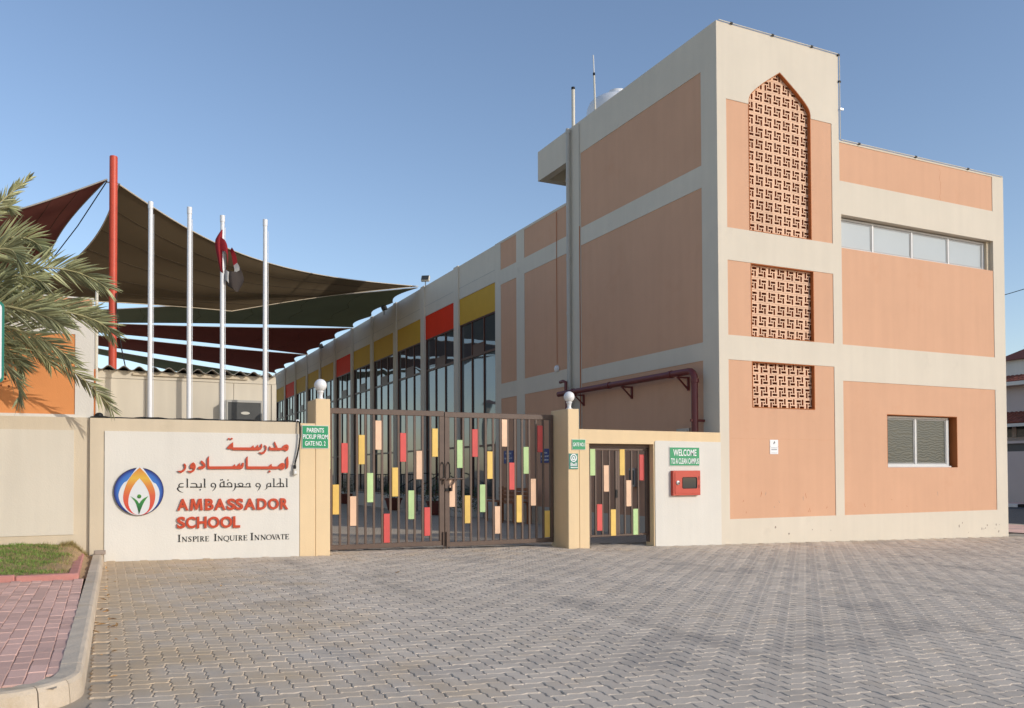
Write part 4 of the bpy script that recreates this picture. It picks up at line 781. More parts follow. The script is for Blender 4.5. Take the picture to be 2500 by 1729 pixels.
gv = lmap([(630,970)]+smooth([(630,970),(730,1030),(800,1090),(842,1155),(890,1090),(960,1025),(1070,970)], 3, False)[1:]+smooth([(1070,970),(990,1080),(920,1220),(838,1440)], 3, False)[1:]+smooth([(838,1440),(800,1270),(740,1110),(630,970)], 3, False)[1:-1])
MB().plate(gv, [], 'F', -.0560, -.0543).build('green_figure', gm, lg)
dc = lmap([(843+52*math.cos(a), 975+52*math.sin(a)) for a in [2*math.pi*k/20 for k in range(20)]]); MB().plate(dc, [], 'F', -.0560, -.0543).build('green_dot', grad('emblem_dot', [(0,(.01,.10,.02)),(1,(.09,.33,.03))], 2, cz-.10, cz-.04), lg)

# ================================================================ SIGNS AND SMALL FITTINGS
def sign(name, label, u0, u1, z0, z1, v, lines, board, fr=.010, offs=.016):
    t = empty(name, ((u0+u1)/2,v,z0), label, 'sign')
    MB().box(u0,u1,v-.012,v-.0015,z0,z1).build('backing', M['alu'], t); MB().box(u0+fr,u1-fr,v-.016,v-.0125,z0+fr,z1-fr).build('board', board, t)
    for s, a, b, c, d in lines: text('lettering', s, (a,b,c,d), v-.0185, .002, M['sign_white'], t, offs)
    return t
V1 = -.018
def bx4(org, x0, x1, y0, y1, U, Z): return None
a, b, c, d = -8.701, -8.258, 1.918, 2.302; W = b-a; H = d-c
sign('green_sign', 'green sign reading PARENTS PICKUP FROM GATE NO. 2 on the pillar', a, b, c, d, V1, [('PARENTS',a+.18*W,a+.82*W,c+.69*H,c+.89*H),('PICKUP FROM',a+.04*W,a+.96*W,c+.41*H,c+.61*H),('GATE NO. 2',a+.115*W,a+.88*W,c+.12*H,c+.32*H)], M['sign_green'])
a, b, c, d = -3.588, -3.288, 1.938, 2.140; W = b-a; H = d-c
sign('green_sign', 'small green sign reading GATE NO.1 beside the small gate', a, b, c, d, V1, [('GATE NO.1',a+.07*W,a+.94*W,c+.33*H,c+.68*H)], M['sign_green'], .008)
a, b, c, d = -1.329, -.572, 1.626, 2.012; W = b-a; H = d-c
sign('green_sign', 'green sign reading WELCOME TO A CLEAN CAMPUS on the white wall', a, b, c, d, -.034, [('WELCOME',a+.12*W,a+.89*W,c+.53*H,c+.88*H),('TO A CLEAN CAMPUS',a+.045*W,a+.965*W,c+.11*H,c+.41*H)], M['sign_green'])
a, b, c, d = -3.655, -3.458, 1.566, 1.868; W = b-a; H = d-c
bs = sign('bell_sign', 'dark green bell sign with a white bell in a ring', a, b, c, d, V1, [('Bell',a+.16*W,a+.86*W,c+.20*H,c+.41*H)], M['bell_green'], .002)
ring = lambda rx_, rz_, x=a+.5*W, z=c+.715*H: [(x+rx_*math.cos(q), z+rz_*math.sin(q)) for q in [2*math.pi*k/32 for k in range(32)]]
MB().plate(ring(.37*W,.255*H), [ring(.27*W,.19*H)], 'F', V1-.0185, V1-.0165).build('ring', M['sign_white'], bs)
bell = [(-.24,-.115),(-.20,-.075),(-.17,-.03),(-.15,.05),(-.10,.10),(-.035,.125),(0,.15),(.035,.125),(.10,.10),(.15,.05),(.17,-.03),(.20,-.075),(.24,-.115),(.07,-.115),(.0,-.15),(-.07,-.115)]
inn = [(-.085,-.06),(-.06,.02),(-.03,.055),(.03,.055),(.06,.02),(.085,-.06)]
MB().plate([(a+.5*W+x*W*1.0, c+.715*H+y*H) for x, y in bell], [[(a+.5*W+x*W, c+.715*H+y*H) for x, y in inn]], 'F', V1-.0186, V1-.0165).build('bell', M['sign_white'], bs)
MB().plate([(a+.10*W,c+.105*H),(a+.32*W,c+.145*H),(a+.32*W,c+.125*H),(a+.95*W,c+.125*H),(a+.95*W,c+.08*H),(a+.32*W,c+.08*H),(a+.32*W,c+.06*H)], [], 'F', V1-.0185, V1-.0165).build('arrow', M['sign_white'], bs)
nt_ = empty('white_notice', (1.49,0,1.88), 'small white printed notice on the lower peach panel of the tower', 'sign')
MB().box(1.374,1.604,.004,.0115,1.884,2.196).build('plate', M['sign_white'], nt_)
gy = mat('notice_print', (.30,.31,.32), .6, 0, bump=0)
MB().plate([(1.47,2.10),(1.485,2.10),(1.48,2.14),(1.468,2.13)], [], 'F', .002, .0035).build('mark', M['ink'], nt_); MB().plate([(1.495,2.115),(1.515,2.12),(1.51,2.155),(1.498,2.165),(1.49,2.15)], [], 'F', .002, .0035).build('mark', M['ink'], nt_)
MB().box(1.40,1.58,.002,.0035,2.014,2.024).build('print', gy, nt_); MB().box(1.41,1.57,.002,.0035,1.972,1.992).build('print', gy, nt_); MB().box(1.41,1.57,.002,.0035,1.906,1.913).build('print', gy, nt_)
for x in (1.379,1.596): MB().box(x,x+.006,.001,.0035,2.04,2.05).build('clip', M['ink'], nt_)
# hose cabinet
fb = empty('hose_cabinet', (-.95,-.04,1.03), 'red metal fire hose cabinet with a dark window on the white wall', 'cabinet')
MB().box(-1.296,-.607,-.115,-.034,1.028,1.532,bev=.006).build('body', M['fire_red'], fb)
MB().plate(rect(-1.25,-.645,1.066,1.495), [[(-1.07+a_,1.17+b_) for a_, b_ in ((.02,0),(.345,0),(.365,.02),(.365,.205),(.345,.225),(.02,.225),(0,.205),(0,.02))]], 'F', -.124, -.1155).build('door', M['fire_red'], fb)
rr = [(.02,0),(.345,0),(.365,.02),(.365,.205),(.345,.225),(.02,.225),(0,.205),(0,.02)]
MB().plate([(-1.074+a_*1.022,1.166+b_*1.036) for a_, b_ in rr], [[(-1.062+a_*.956,1.178+b_*.93) for a_, b_ in rr]], 'F', -.130, -.1245).build('gasket', M['black'], fb)
box('window', M['glass_box'], fb, -1.068,-.707,-.119,-.1156,1.172,1.393)
me = MB().lathe([(.044,0),(.044,.010),(.03,.016),(.01,.017)], (0,0,0), 20).mesh('lock'); place('lock', me, M['steel'], fb, (-1.185,-.1245,1.285), rot=(math.pi/2,0,0))
MB().plate([(-1.215,1.283),(-1.16,1.300),(-1.155,1.262)], [], 'F', -.146, -.1415).build('handle', M['ink'], fb)
for z in (1.17,1.345): box('hinge', M['pipe_red'], fb, -.662,-.645,-.130,-.1245,z,z+.07)
# socket with hanging cable
sk = empty('wall_socket', (-8.815,-.05,1.53), 'small cream socket box hanging at the edge of the sign wall', 'socket')
MB().box(-8.848,-8.782,-.09,-.017,1.484,1.577,bev=.008).build('housing', M['plastic'], sk); box('cover', M['white_paint'], sk, -8.832,-8.797,-.094,-.0905,1.505,1.55)
MB().box(-8.842,-8.800,-.075,-.035,1.582,1.645,bev=.01).build('plug', M['black'], sk); MB().tube([(-8.85,-.055,1.655),(-8.79,-.055,1.655)], .009, 6).build('clip', M['plastic'], sk)
cb = empty('black_cable', (-10,0.05,2.36), 'black cable lying along the top of the sign wall and hanging to the socket', 'cable')
pts = []
for k in range(0, 60):
    u = -11.80+k*(11.80-8.80)/59; pts.append((u, .05+.02*math.sin(u*3.7), 2.362+.008*math.sin(u*9)+.004*math.sin(u*23)))
pts += [(-8.77,0.0,2.372),(-8.745,-.05,2.345),(-8.735,-.07,2.25),(-8.738,-.07,2.1),(-8.755,-.065,1.95),(-8.785,-.06,1.8),(-8.81,-.055,1.70),(-8.82,-.055,1.645)]
MB().tube(pts, .0135, 8).build('cable', M['black'], cb, True); MB().tube([(-11.82,.09,2.365),(-11.0,.10,2.36),(-10,.09,2.362),(-8.9,.11,2.36)], .010, 6).build('cable', M['black'], cb, True)
MB().tube([(-8.79,-.005,2.375),(-8.74,.01,2.378)], .016, 6).build('tape', M['white_paint'], cb)
lk = MB().box(-11.755,-11.60,-.36,-.27,FZ(-11.7)+.004,FZ(-11.7)+.064,bev=.008).build('loose_block', M['grey_block']); lk.rotation_euler = (0,0,0); tag(lk, 'loose grey paving block lying on the end of the kerb', 'block')
# ================================================================ BEHIND THE SIGN WALL
FP = [(-10.975,5.88,'first flagpole from the left, standing in front of the red sail mast side'),(-10.39,5.87,'second flagpole from the left, behind the sign wall'),(-9.876,5.80,'third flagpole from the left, with the flag hanging from it'),(-9.185,5.82,'fourth and rightmost flagpole, in front of the air conditioner')]
labels = ['white flagpole nearest the red mast, leftmost of the four','white flagpole second from the left, bare against the brown sail','white flagpole that carries the limp flag','white flagpole nearest the gate, rightmost of the four']
for (u, zt, _), lb_ in zip(FP, labels):
    t = empty('flagpole', (u,.62,gz(u)), lb_, 'flagpole', 'flagpoles behind the sign wall')
    MB().tube([(u,.62,gz(u)-.02),(u+.0,.62,zt-.10)], .036, 16, rads=[.040,.034]).build('shaft', M['white_paint'], t, True); MB().tube([(u,.62,zt-.11),(u,.62,zt)], .040, 16).build('cap', M['white_paint'], t, True)
    MB().box(u-.1,u+.1,.52,.72,gz(u)-.02,gz(u)+.03).build('base_plate', M['steel'], t); MB().tube([(u+.045,.60,zt-.2),(u+.05,.60,1.2)], .004, 5).build('halyard', M['white_paint'], t)
fl = empty('flag', (-9.80,.60,5.0), 'limp red green white and black flag drooping from the third flagpole', 'flag')
FM = dict(red=mat('flag_red', (.24,.012,.018), .8, .05, 8, 0), green=mat('flag_green', (.01,.16,.05), .8, .05, 8, 0), white=mat('flag_white', (.40,.39,.37), .8, .05, 8, 0), black=mat('flag_black', (.045,.035,.03), .8, .05, 8, 0))
def cloth(rows, n=8):      # rows of control points, smoothed along and across
    def cr(P, t):
        k = len(P)-1; i = min(int(t*k), k-1); f = t*k-i; p0, p1, p2, p3 = (Vector(P[max(0, min(k, i+d))]) for d in (-1,0,1,2))
        return .5*((2*p1)+(-p0+p2)*f+(2*p0-5*p1+4*p2-p3)*f*f+(-p0+3*p1-3*p2+p3)*f**3)
    g = [[cr(r, i/(n*2)) for i in range(n*2+1)] for r in rows]; m_ = 2*n+1
    V = [tuple(cr([r[i] for r in g], j/n)) for j in range(n+1) for i in range(m_)]; F = [(j*m_+i, j*m_+i+1, (j+1)*m_+i+1, (j+1)*m_+i) for j in range(n) for i in range(m_-1)]
    return MB().add(V, F)
cloth([[(-9.862,.60,5.56),(-9.90,.57,5.54),(-9.94,.63,5.47),(-9.905,.56,5.42)],[(-9.862,.60,5.30),(-9.95,.56,5.36),(-9.995,.62,5.33),(-9.90,.55,5.24)],[(-9.862,.60,5.05),(-9.93,.55,5.08),(-9.95,.60,5.05),(-9.885,.54,4.96)],[(-9.862,.60,4.84),(-9.90,.56,4.86),(-9.91,.60,4.86),(-9.87,.55,4.82)]]).build('red_band', FM['red'], fl, True)
cloth([[(-9.905,.56,5.42),(-9.84,.53,5.36),(-9.80,.56,5.26),(-9.79,.58,5.1),(-9.80,.56,4.92)],[(-9.90,.55,5.2),(-9.83,.50,5.16),(-9.81,.53,5.06),(-9.80,.55,4.95),(-9.815,.54,4.86)]]).build('red_fold', FM['red'], fl, True)
cloth([[(-9.735,.55,5.27),(-9.70,.52,5.20),(-9.655,.56,5.10),(-9.645,.58,5.02)],[(-9.76,.58,5.22),(-9.74,.56,5.14),(-9.715,.60,5.04),(-9.70,.60,4.97)]]).build('red_fly', FM['red'], fl, True)
cloth([[(-9.645,.58,5.03),(-9.62,.54,4.96),(-9.61,.55,4.90)],[(-9.70,.60,4.98),(-9.69,.57,4.90),(-9.70,.58,4.84)]]).build('white_stripe', FM['white'], fl, True)
cloth([[(-9.82,.58,4.88),(-9.74,.52,4.86),(-9.66,.57,4.88),(-9.60,.55,4.95)],[(-9.83,.57,4.76),(-9.74,.50,4.74),(-9.63,.56,4.76),(-9.545,.57,4.80)],[(-9.81,.58,4.64),(-9.73,.52,4.60),(-9.65,.56,4.56),(-9.55,.55,4.70)],[(-9.79,.58,4.62),(-9.72,.54,4.57),(-9.66,.56,4.535),(-9.63,.56,4.54)]]).build('black_stripe', FM['black'], fl, True)
cloth([[(-9.84,.57,4.90),(-9.80,.53,4.86),(-9.76,.55,4.84)],[(-9.84,.56,4.72),(-9.81,.52,4.69),(-9.78,.54,4.66)]]).build('white_fold', FM['white'], fl, True)
# ---- site cabin with corrugated roof and an air conditioner
cbn = empty('site_cabin', (-10.3,1.5,0), 'cream panelled cabin with a corrugated roof behind the sign wall', 'cabin')
CV = 1.45
us_c = [-11.72,-11.0,-10.30,-9.58,-8.86]
for a, b in zip(us_c[:-1], us_c[1:]): MB().box(a+.004,b-.004,CV,CV+.06,.1,3.10).build('panel', M['cabin'], cbn)
MB().box(-11.73,-8.855,CV-.012,CV+.06,3.105,3.235).build('fascia', M['cabin'], cbn); MB().box(-11.73,-8.852,CV+.061,CV+3.6,.1,3.20).build('body', M['cabin'], cbn)
MB().box(-11.20,-9.35,CV-.05,CV-.013,3.165,3.205).build('gutter', M['beige'], cbn)
MB().box(-11.74,-11.66,CV-.02,CV-.001,.1,3.10).build('corner_post', M['cabin'], cbn); MB().box(-8.93,-8.85,CV-.02,CV-.001,.1,3.10).build('corner_post', M['cabin'], cbn)
n = 13*8
top = [(-11.80+k*(11.80-8.80)/n, 3.270+.034*math.cos(k*math.pi/4)) for k in range(n+1)]
MB().plate(top+[(a, b-.008) for a, b in top[::-1]], [], 'F', CV-.16, CV+3.7).build('roof_sheet', M['sheet'], cbn)
ac = empty('air_conditioner', (-9.43,1.3,2.4), 'grey window air conditioner sticking out of the cabin wall', 'air conditioner')
MB().plate(rect(-9.735,-9.135,2.34,2.785), [rect(-9.71,-9.16,2.36,2.745)], 'F', CV-.26, CV-.005).build('case', M['ac'], ac)
box('grille', M['ac_grille'], ac, -9.709,-9.161,CV-.245,CV-.235,2.361,2.744)
for k in range(18): z = 2.372+k*.0205; box('louvre', M['ac_grille'], ac, -9.708,-9.162,CV-.252,CV-.2455,z,z+.012)
me = MB().plate([(.075*math.cos(q), .026*math.sin(q)) for q in [2*math.pi*k/24 for k in range(24)]], [], 'F', 0, .006).mesh('badge'); place('badge', me, M['plastic'], ac, (-9.42,CV-.259,2.56))
# ---- red mast and shade sails
mast = empty('sail_mast', (-11.475,6.0,0), 'tall red steel mast that holds the shade sails', 'mast')
MB().tube([(-11.475,6,0),(-11.475,6,8.36)], .082, 20).build('shaft', M['mast_red'], mast, True); MB().tube([(-11.475,6,8.36),(-11.475,6,8.375)], .075, 20).build('cap', M['mast_red'], mast, True)
for s in (-1,1): MB().tube([(-11.475+s*.08,6,7.80),(-11.475+s*.13,6.02,7.80)], .015, 8).build('eye_bolt', M['steel'], mast)
MB().tube([(-11.2,5.9,3.1),(-11.18,5.95,3.6),(-11.3,5.93,4.2),(-11.40,5.9,4.9),(-11.41,5.9,5.4)], .012, 8).build('cable', M['black'], mast)
def sail(label, colr, corners, sags, twist=0., n=26, ties=None):
    """four corners in order; sags: inward sag of each edge as a fraction of its length"""
    C = [Vector(c) for c in corners]; ctr = sum(C, Vector())/4
    def edge(i, t):
        a, b = C[i], C[(i+1) % 4]; p = a.lerp(b, t); mid = (a+b)/2; inn = (ctr-mid); inn = inn.normalized()
        if ties and i == ties[0]: k = ties[1]; return p + inn*abs(math.sin(math.pi*k*t))*ties[2]
        return p + inn*math.sin(math.pi*t)*sags[i]*(b-a).length
    def S(x, y):
        A = edge(0, x); B = edge(2, 1-x); L_ = edge(3, 1-y); Rr = edge(1, y)
        bil = C[0]*(1-x)*(1-y)+C[1]*x*(1-y)+C[2]*x*y+C[3]*(1-x)*y
        p = A*(1-y)+B*y+L_*(1-x)+Rr*x-bil; p.z -= twist*16*x*(1-x)*y*(1-y)*.5 + .035*math.sin(9*x+5*y)*math.sin(7*y-4*x)*min(1, 12*x*(1-x)*y*(1-y)*4); return p
    t = empty('shade_sail', tuple(C[0]), label, 'shade sail', 'shade sails over the courtyard'); t.location = C[0]
    V = [S(i/n, j/n) for j in range(n+1) for i in range(n+1)]; V2 = [(p.x, p.y, p.z+.006) for p in V]; k = (n+1)**2
    F = [(j*(n+1)+i, j*(n+1)+i+1, (j+1)*(n+1)+i+1, (j+1)*(n+1)+i) for j in range(n) for i in range(n)]; F2 = [tuple(x+k for x in f[::-1]) for f in F]
    rim = [i for i in range(n+1)]+[j*(n+1)+n for j in range(1,n+1)]+[n*(n+1)+i for i in range(n-1,-1,-1)]+[j*(n+1) for j in range(n-1,0,-1)]
    F3 = [(rim[i], rim[(i+1) % len(rim)], rim[(i+1) % len(rim)]+k, rim[i]+k) for i in range(len(rim))]
    MB().add([tuple(p) for p in V]+V2, F+F2+F3).build('cloth', M['sail_'+colr], t, True)
    MB().tube([V[i] for i in rim]+[V[rim[0]]], .016, 6).build('edge_rope', M['beige'] if colr == 'brown' else M['sheet'], t)
    for y in (1/6, 2/6, 3/6, 4/6, 5/6):
        if n >= 20: MB().tube([Vector(S(i/12, y))-Vector((0,0,.001)) for i in range(13)], .006, 5).build('seam', M['seam'], t)
    return S
PZ = 9.16
sail('large brown shade sail between the red mast and the wing parapet', 'brown', [(-11.37,6.05,7.80),(-.08,18.6,PZ),(-7.99,14.0,6.70),(-13.55,9.6,5.80)], (.085,.05,.02,.13), .2, 30)
sail('dark red shade sail to the left of the red mast, half behind the palm', 'maroon', [(-11.60,6.0,7.86),(-12.85,9.0,6.80),(-15.0,8.0,5.35),(-14.6,5.0,6.1)], (.06,.03,.05,.05), .1, 20)
sail('dark green shade sail tied along the wing, next behind the brown one', 'green', [(-.08,18.7,PZ-.04),(-.06,28.6,PZ-.1),(-12.6,25.4,7.85),(-12.6,17.8,7.0)], (0,.05,.05,.055), .5, 28, (0,3,.42))
sail('dark red shade sail tied along the wing behind the green one', 'maroon', [(-.06,28.9,PZ-.1),(-.06,39.4,PZ-.12),(-12.6,35.5,9.05),(-12.6,27.5,8.2)], (0,.05,.05,.05), .5, 28, (0,3,.42))
sail('second dark red shade sail farther down the wing', 'maroon', [(-.06,39.7,PZ-.1),(-.06,50.3,PZ-.12),(-12.6,46.5,9.9),(-12.6,38.2,9.3)], (0,.05,.05,.05), .6, 28, (0,3,.42))
sail('dark green shade sail at the far end of the courtyard', 'green', [(-1.0,51.2,PZ-.2),(-1.0,60,PZ-.2),(-12.6,56,10.6),(-12.6,48.5,10.0)], (.04,.05,.05,.05), .6, 24)
rp = MB().tube([(-11.6,6.0,7.82),(-12.2,7.6,7.2),(-12.8,9.05,6.68),(-13.3,9.9,6.2)], .012, 6).build('guy_rope', M['black']); tag(rp, 'dark guy rope running down from the red mast past the dark red sail', 'rope')
for y_, z_, lb_ in ((10.3,6.05,'slim dark post at the low left corner of the brown sail'),):
    ps = empty('sail_post', (-13.55,y_,0), lb_, 'post'); MB().tube([(-13.55,y_,0),(-13.55,y_,z_+.3)], .05, 10).build('shaft', M['mast_red'], ps, True)

# ================================================================ LEFT NEIGHBOUR: fence wall, orange building, palm
nf = empty('boundary_wall', (-14,.0,.2), 'beige garden wall with a cream field behind the grass bed', 'wall')
MB().plate(rect(-22,-11.86,.0,2.352), [], 'F', .02, .118).build('wall', M['beige'], nf); MB().plate(rect(-22,-12.03,.62,2.160), [], 'F', .008, .0195).build('cream_field', mat('cream_field', (.66,.60,.49), .85, .05, .8, .2, 60, streak=.06), nf)
MB().box(-11.857,-11.823,.05,.118,.0,2.34).build('mortar_joint', M['cream'], nf)
ob = empty('orange_building', (-14,.3,0), 'neighbouring building with orange panels and a white corner pilaster', 'building')
MB().plate(rect(-22,-11.775,2.354,4.16), [rect(-21.9,-12.025,2.40,3.60), rect(-21.9,-11.80,3.95,4.14)], 'F', .12, .35).build('wall', M['white_wall'], ob)
MB().plate(rect(-21.9,-12.025,2.40,3.60), [], 'F', .132, .34).build('orange_panel', M['orange'], ob); MB().plate(rect(-21.9,-11.80,3.95,4.14), [], 'F', .132, .34).build('orange_panel', mat('salmon_panel', (.72,.36,.20), .85, .05, .8, .1), ob)
MB().box(-22,-11.775,.351,4.5,.1,3.9).build('body', M['white_wall'], ob)
MB().tube([(-11.74,.25,2.36),(-11.74,.25,4.3)], .022, 8).build('downpipe', M['plastic'], ob); MB().tube([(-11.765,.2,2.36),(-11.765,.2,3.1)], .014, 8).build('downpipe', M['rust'], ob)
ja = MB().lathe([(.045,0),(.06,.02),(.055,.06),(.03,.08),(.01,.085)], (-11.70,.12,2.352), 12).build('cable_drum', M['black']); tag(ja, 'dark coil of cable sitting at the left end of the sign wall', 'cable coil')
rs = empty('road_sign', (-12.95,-4.0,.3), 'white road sign with a green border at the left edge of the picture', 'sign')
def rrect(u0,u1,z0,z1,r,n=6):
    out = []
    for cx_, cz_, a0 in ((u1-r,z1-r,0),(u0+r,z1-r,90),(u0+r,z0+r,180),(u1-r,z0+r,270)):
        for k in range(n+1): a = R(a0+90*k/n); out.append((cx_+r*math.cos(a), cz_+r*math.sin(a)))
    return out
MB().plate(rrect(-13.30,-12.556,2.44,3.28,.06), [], 'F', -4.01, -4.0).build('plate', M['bell_green'], rs); MB().plate(rrect(-13.28,-12.578,2.462,3.258,.05), [], 'F', -4.013, -4.0105).build('face', M['sign_white'], rs); MB().tube([(-12.93,-3.97,.3),(-12.93,-3.97,3.2)], .03, 10).build('post', M['steel'], rs)
# ---- palm
def frond_into(mbl, mbr, p0, mid, tip, wid=.50, n=62, fold=.35, seedv=0, droop=.35, roll=0., lw=.0125):
    rd = random.Random(seedv); p0, mid, tip = Vector(p0), Vector(mid), Vector(tip); c = mid*2-(p0+tip)*.5
    B = lambda t: p0*(1-t)**2+c*2*t*(1-t)+tip*t*t
    pts = [B(k/14) for k in range(15)]; mbr.tube(pts, .012, 6, rads=[.020*(1-.88*k/14)+.002 for k in range(15)])
    for k in range(n):
        t = .10+.89*k/(n-1); q = B(t); d = (B(min(1,t+.02))-B(t-.02)).normalized(); side = d.cross(Vector((0,0,1))); side = side.normalized() if side.length > .05 else Vector((1,0,0)); up = side.cross(d).normalized()
        side, up = side*math.cos(roll)+up*math.sin(roll), up*math.cos(roll)-side*math.sin(roll)
        L = wid*(.40+.75*math.sin(math.pi*min(1, t*.80+.12)))*rd.uniform(.84,1.12)
        for s in (-1,1):
            ang = R(52-26*t)+rd.gauss(0,.09); dirv = (d*math.cos(ang)+side*s*math.sin(ang)+up*math.sin(ang)*(fold+rd.gauss(0,.22))).normalized()
            w = lw*rd.uniform(.8,1.2); m_ = q+dirv*L*.5+Vector((0,0,-droop*L*.06)); e = q+dirv*L+Vector((0,0,-droop*L*rd.uniform(.15,.45)))
            nrm = (up+Vector((rd.gauss(0,.35),rd.gauss(0,.35),rd.gauss(0,.35)))).normalized(); wn = dirv.cross(nrm); wn = wn.normalized()*w if wn.length > .01 else side*w
            rdg = dirv.cross(wn).normalized()*w*.55
            mbl.add([q-wn*.5, q+wn*.5, m_-wn, m_+wn, e, m_+rdg], [(0,1,5),(0,5,2),(1,3,5),(2,5,4),(5,3,4)])
palm = empty('date_palm', (-13.95,-1.35,.4), 'date palm whose grey green fronds reach in from the left edge', 'palm tree')
PC = Vector((-13.95,-1.35,3.55))
tr = MB(); 
for k in range(22):
    z = .3+k*.145; r = .19+.02*((k*7) % 3); tr.lathe([(r*.86,0),(r,.10),(r*.9,.15)], (-13.95+.02*math.sin(k),-1.35+.02*math.cos(k*1.3),z), 11)
tr.build('trunk', M['trunk'], palm)
# mid point, tip, leaflet length, roll of the blade
specs = [((-12.55,-1.5,4.17),(-11.60,-1.6,3.98),.42,1.0),((-12.95,-1.4,4.50),(-12.36,-1.5,4.44),.38,.9),((-13.15,-1.5,4.62),(-12.52,-1.6,5.32),.24,.4),((-12.60,-1.2,3.80),(-11.78,-1.1,3.70),.40,1.0),
 ((-12.30,-1.55,3.66),(-11.56,-1.6,3.40),.40,.9),((-12.44,-.75,3.20),(-11.53,-.55,2.44),.34,.8),((-12.68,-1.7,3.36),(-12.02,-1.75,2.95),.38,.9),((-12.85,-1.0,3.42),(-12.3,-.75,3.02),.36,.7),
 ((-12.75,-1.9,3.60),(-12.10,-2.1,3.36),.40,.9),((-12.95,-1.55,4.02),(-12.36,-1.7,3.98),.40,1.1),((-13.1,-1.25,4.70),(-12.78,-1.2,5.02),.32,.6),
 ((-12.9,-1.6,3.05),(-12.6,-1.7,2.45),.34,.6),((-12.8,-1.5,3.72),(-12.25,-1.6,3.56),.42,1.1),((-13.0,-1.75,4.25),(-12.62,-1.9,4.2),.40,1.0),((-13.05,-1.6,3.9),(-12.68,-1.8,3.75),.40,1.0),((-12.95,-1.3,3.25),(-12.62,-1.3,2.9),.36,.8)]
for k, (mid, tip, w, ro) in enumerate(specs):
    a, b = MB(), MB(); frond_into(a, b, PC+Vector((random.uniform(-.08,.08),random.uniform(-.08,.08),random.uniform(-.1,.2))), mid, tip, w*.94, 54, .22, k, .3, ro, .0150)
    f = link('frond', a.mesh('frond', False), M['frond'], palm); b.build('rachis', M['rachis'], f)
for k in range(22):
    az = R(60+k*240/22+random.uniform(-8,8)); el_ = random.uniform(-.5,1.1); ln = random.uniform(1.6,2.3); dr = Vector((math.cos(az), math.sin(az), 0))
    if dr.x > .55: continue
    mid = PC+dr*ln*.55+Vector((0,0,ln*(.35*el_+.22))); tip = PC+dr*ln*(1-.12*abs(el_))+Vector((0,0,ln*(.45*el_-.12)))
    if mid.y > -.35 or tip.y > -.25: tip.y = min(tip.y, -.25); mid.y = min(mid.y, -.35)
    a, b = MB(), MB(); frond_into(a, b, PC, mid, tip, .42, 50, .3, 100+k, .4, random.uniform(-.6,.6)); f = link('frond', a.mesh('frond', False), M['frond'], palm); b.build('rachis', M['rachis'], f)
dt = MB()
for k in range(40): q = PC+Vector((1.05+random.gauss(0,.10), -.15+random.gauss(0,.08), -.78+random.gauss(0,.12))); dt.lathe([(.004,-.018),(.012,-.008),(.013,.006),(.004,.018)], q, 6)
for k in range(9): dt.tube([PC+Vector((.1,0,-.1)), PC+Vector((.7,-.1,-.3)), PC+Vector((1.05+random.gauss(0,.1),-.15+random.gauss(0,.07),-.8+random.gauss(0,.1)))], .005, 4)
dt.build('date_cluster', M['wood'], palm)
# dry leaves blown against the kerb
lm = MB().add([(0,0,.004),(.022,.010,.012),(.05,.004,.016),(.078,.0,.006),(.05,-.014,.010),(.022,-.012,.006),(.04,-.003,.003)], [(0,1,6),(1,2,6),(2,3,6),(3,4,6),(4,5,6),(5,0,6)]).mesh('dry_leaf', False); lm.materials.append(M['leaf_dry'])
for k in range(30):
    v = random.uniform(-8.6,-1.2) if k < 24 else random.uniform(-7,-2); u = kerb_u(v)+.03+abs(random.gauss(0,.07)) if k < 24 else random.uniform(-11.2,-8)
    o = place('dry_leaf', lm, None, None, (u, v, gz(u)+.002), rot=(random.gauss(0,.2), random.gauss(0,.25), random.random()*6.28), scale=(random.uniform(.5,1.1),)*3); tag(o, 'small dry leaf lying on the paving along the kerb' if k < 24 else 'small dry leaf scattered out on the open paving', 'leaf', 'dry leaves along the kerb' if k < 24 else 'dry leaves out on the paving')

# ================================================================ COURTYARD BEHIND THE GATE
def shrub(u, v, z, r, n, label, pot=None, seed=1):
    rd = random.Random(seed); t = empty('potted_shrub' if pot else 'shrub', (u,v,gz(u)), label, 'plant'); mb = MB()
    for k in range(n):
        a = rd.random()*6.283; b = math.acos(rd.uniform(-.6,1)); rr = r*rd.uniform(.45,1.05); q = Vector((u+rr*math.sin(b)*math.cos(a), v+rr*math.sin(b)*math.sin(a), z+rr*math.cos(b)*1.05)); d = Vector((rd.gauss(0,1),rd.gauss(0,1),rd.gauss(0,.7))).normalized(); e = d.orthogonal().normalized()*rd.uniform(.014,.024); L = rd.uniform(.05,.09)
        mb.add([q, q+d*L*.5+e, q+d*L, q+d*L*.5-e], [(0,1,2,3)])
    link('foliage', mb.mesh('foliage', False), M['shrub'], t); st = MB()
    for k in range(7): a = rd.random()*6.283; st.tube([(u,v,gz(u)+(.35 if pot else 0)),(u+.1*math.cos(a),v+.1*math.sin(a),z-.1),(u+.6*r*math.cos(a),v+.6*r*math.sin(a),z+.3*r)], .01, 5)
    st.build('stem', M['trunk'], t)
    if pot: MB().lathe([(pot*.62,.02),(pot*.68,.05),(pot*.95,.42),(pot*1.05,.43),(pot*1.05,.50),(pot*.95,.50),(pot*.88,.44),(.02,.44)], (u,v,gz(u)), 20).build('pot', M['pot'], t, True)
shrub(-1.15,18.6,.78,.42,520, 'round green shrub in a dark red pot beside the entrance steps', .34, 2); shrub(-1.0,14.2,.75,.55,620, 'tall leafy shrub in a dark pot right of the entrance steps', .34, 3); shrub(-.75,11.9,.55,.55,620, 'low dark green bush against the wing wall near the bench', None, 4); shrub(-.9,27,.8,.5,420, 'farther green shrub in a pot along the wing', .34, 5)
lw = empty('entrance_terrace', (-.8,16,0), 'white rendered terrace with steps in front of the glazed wing', 'terrace')
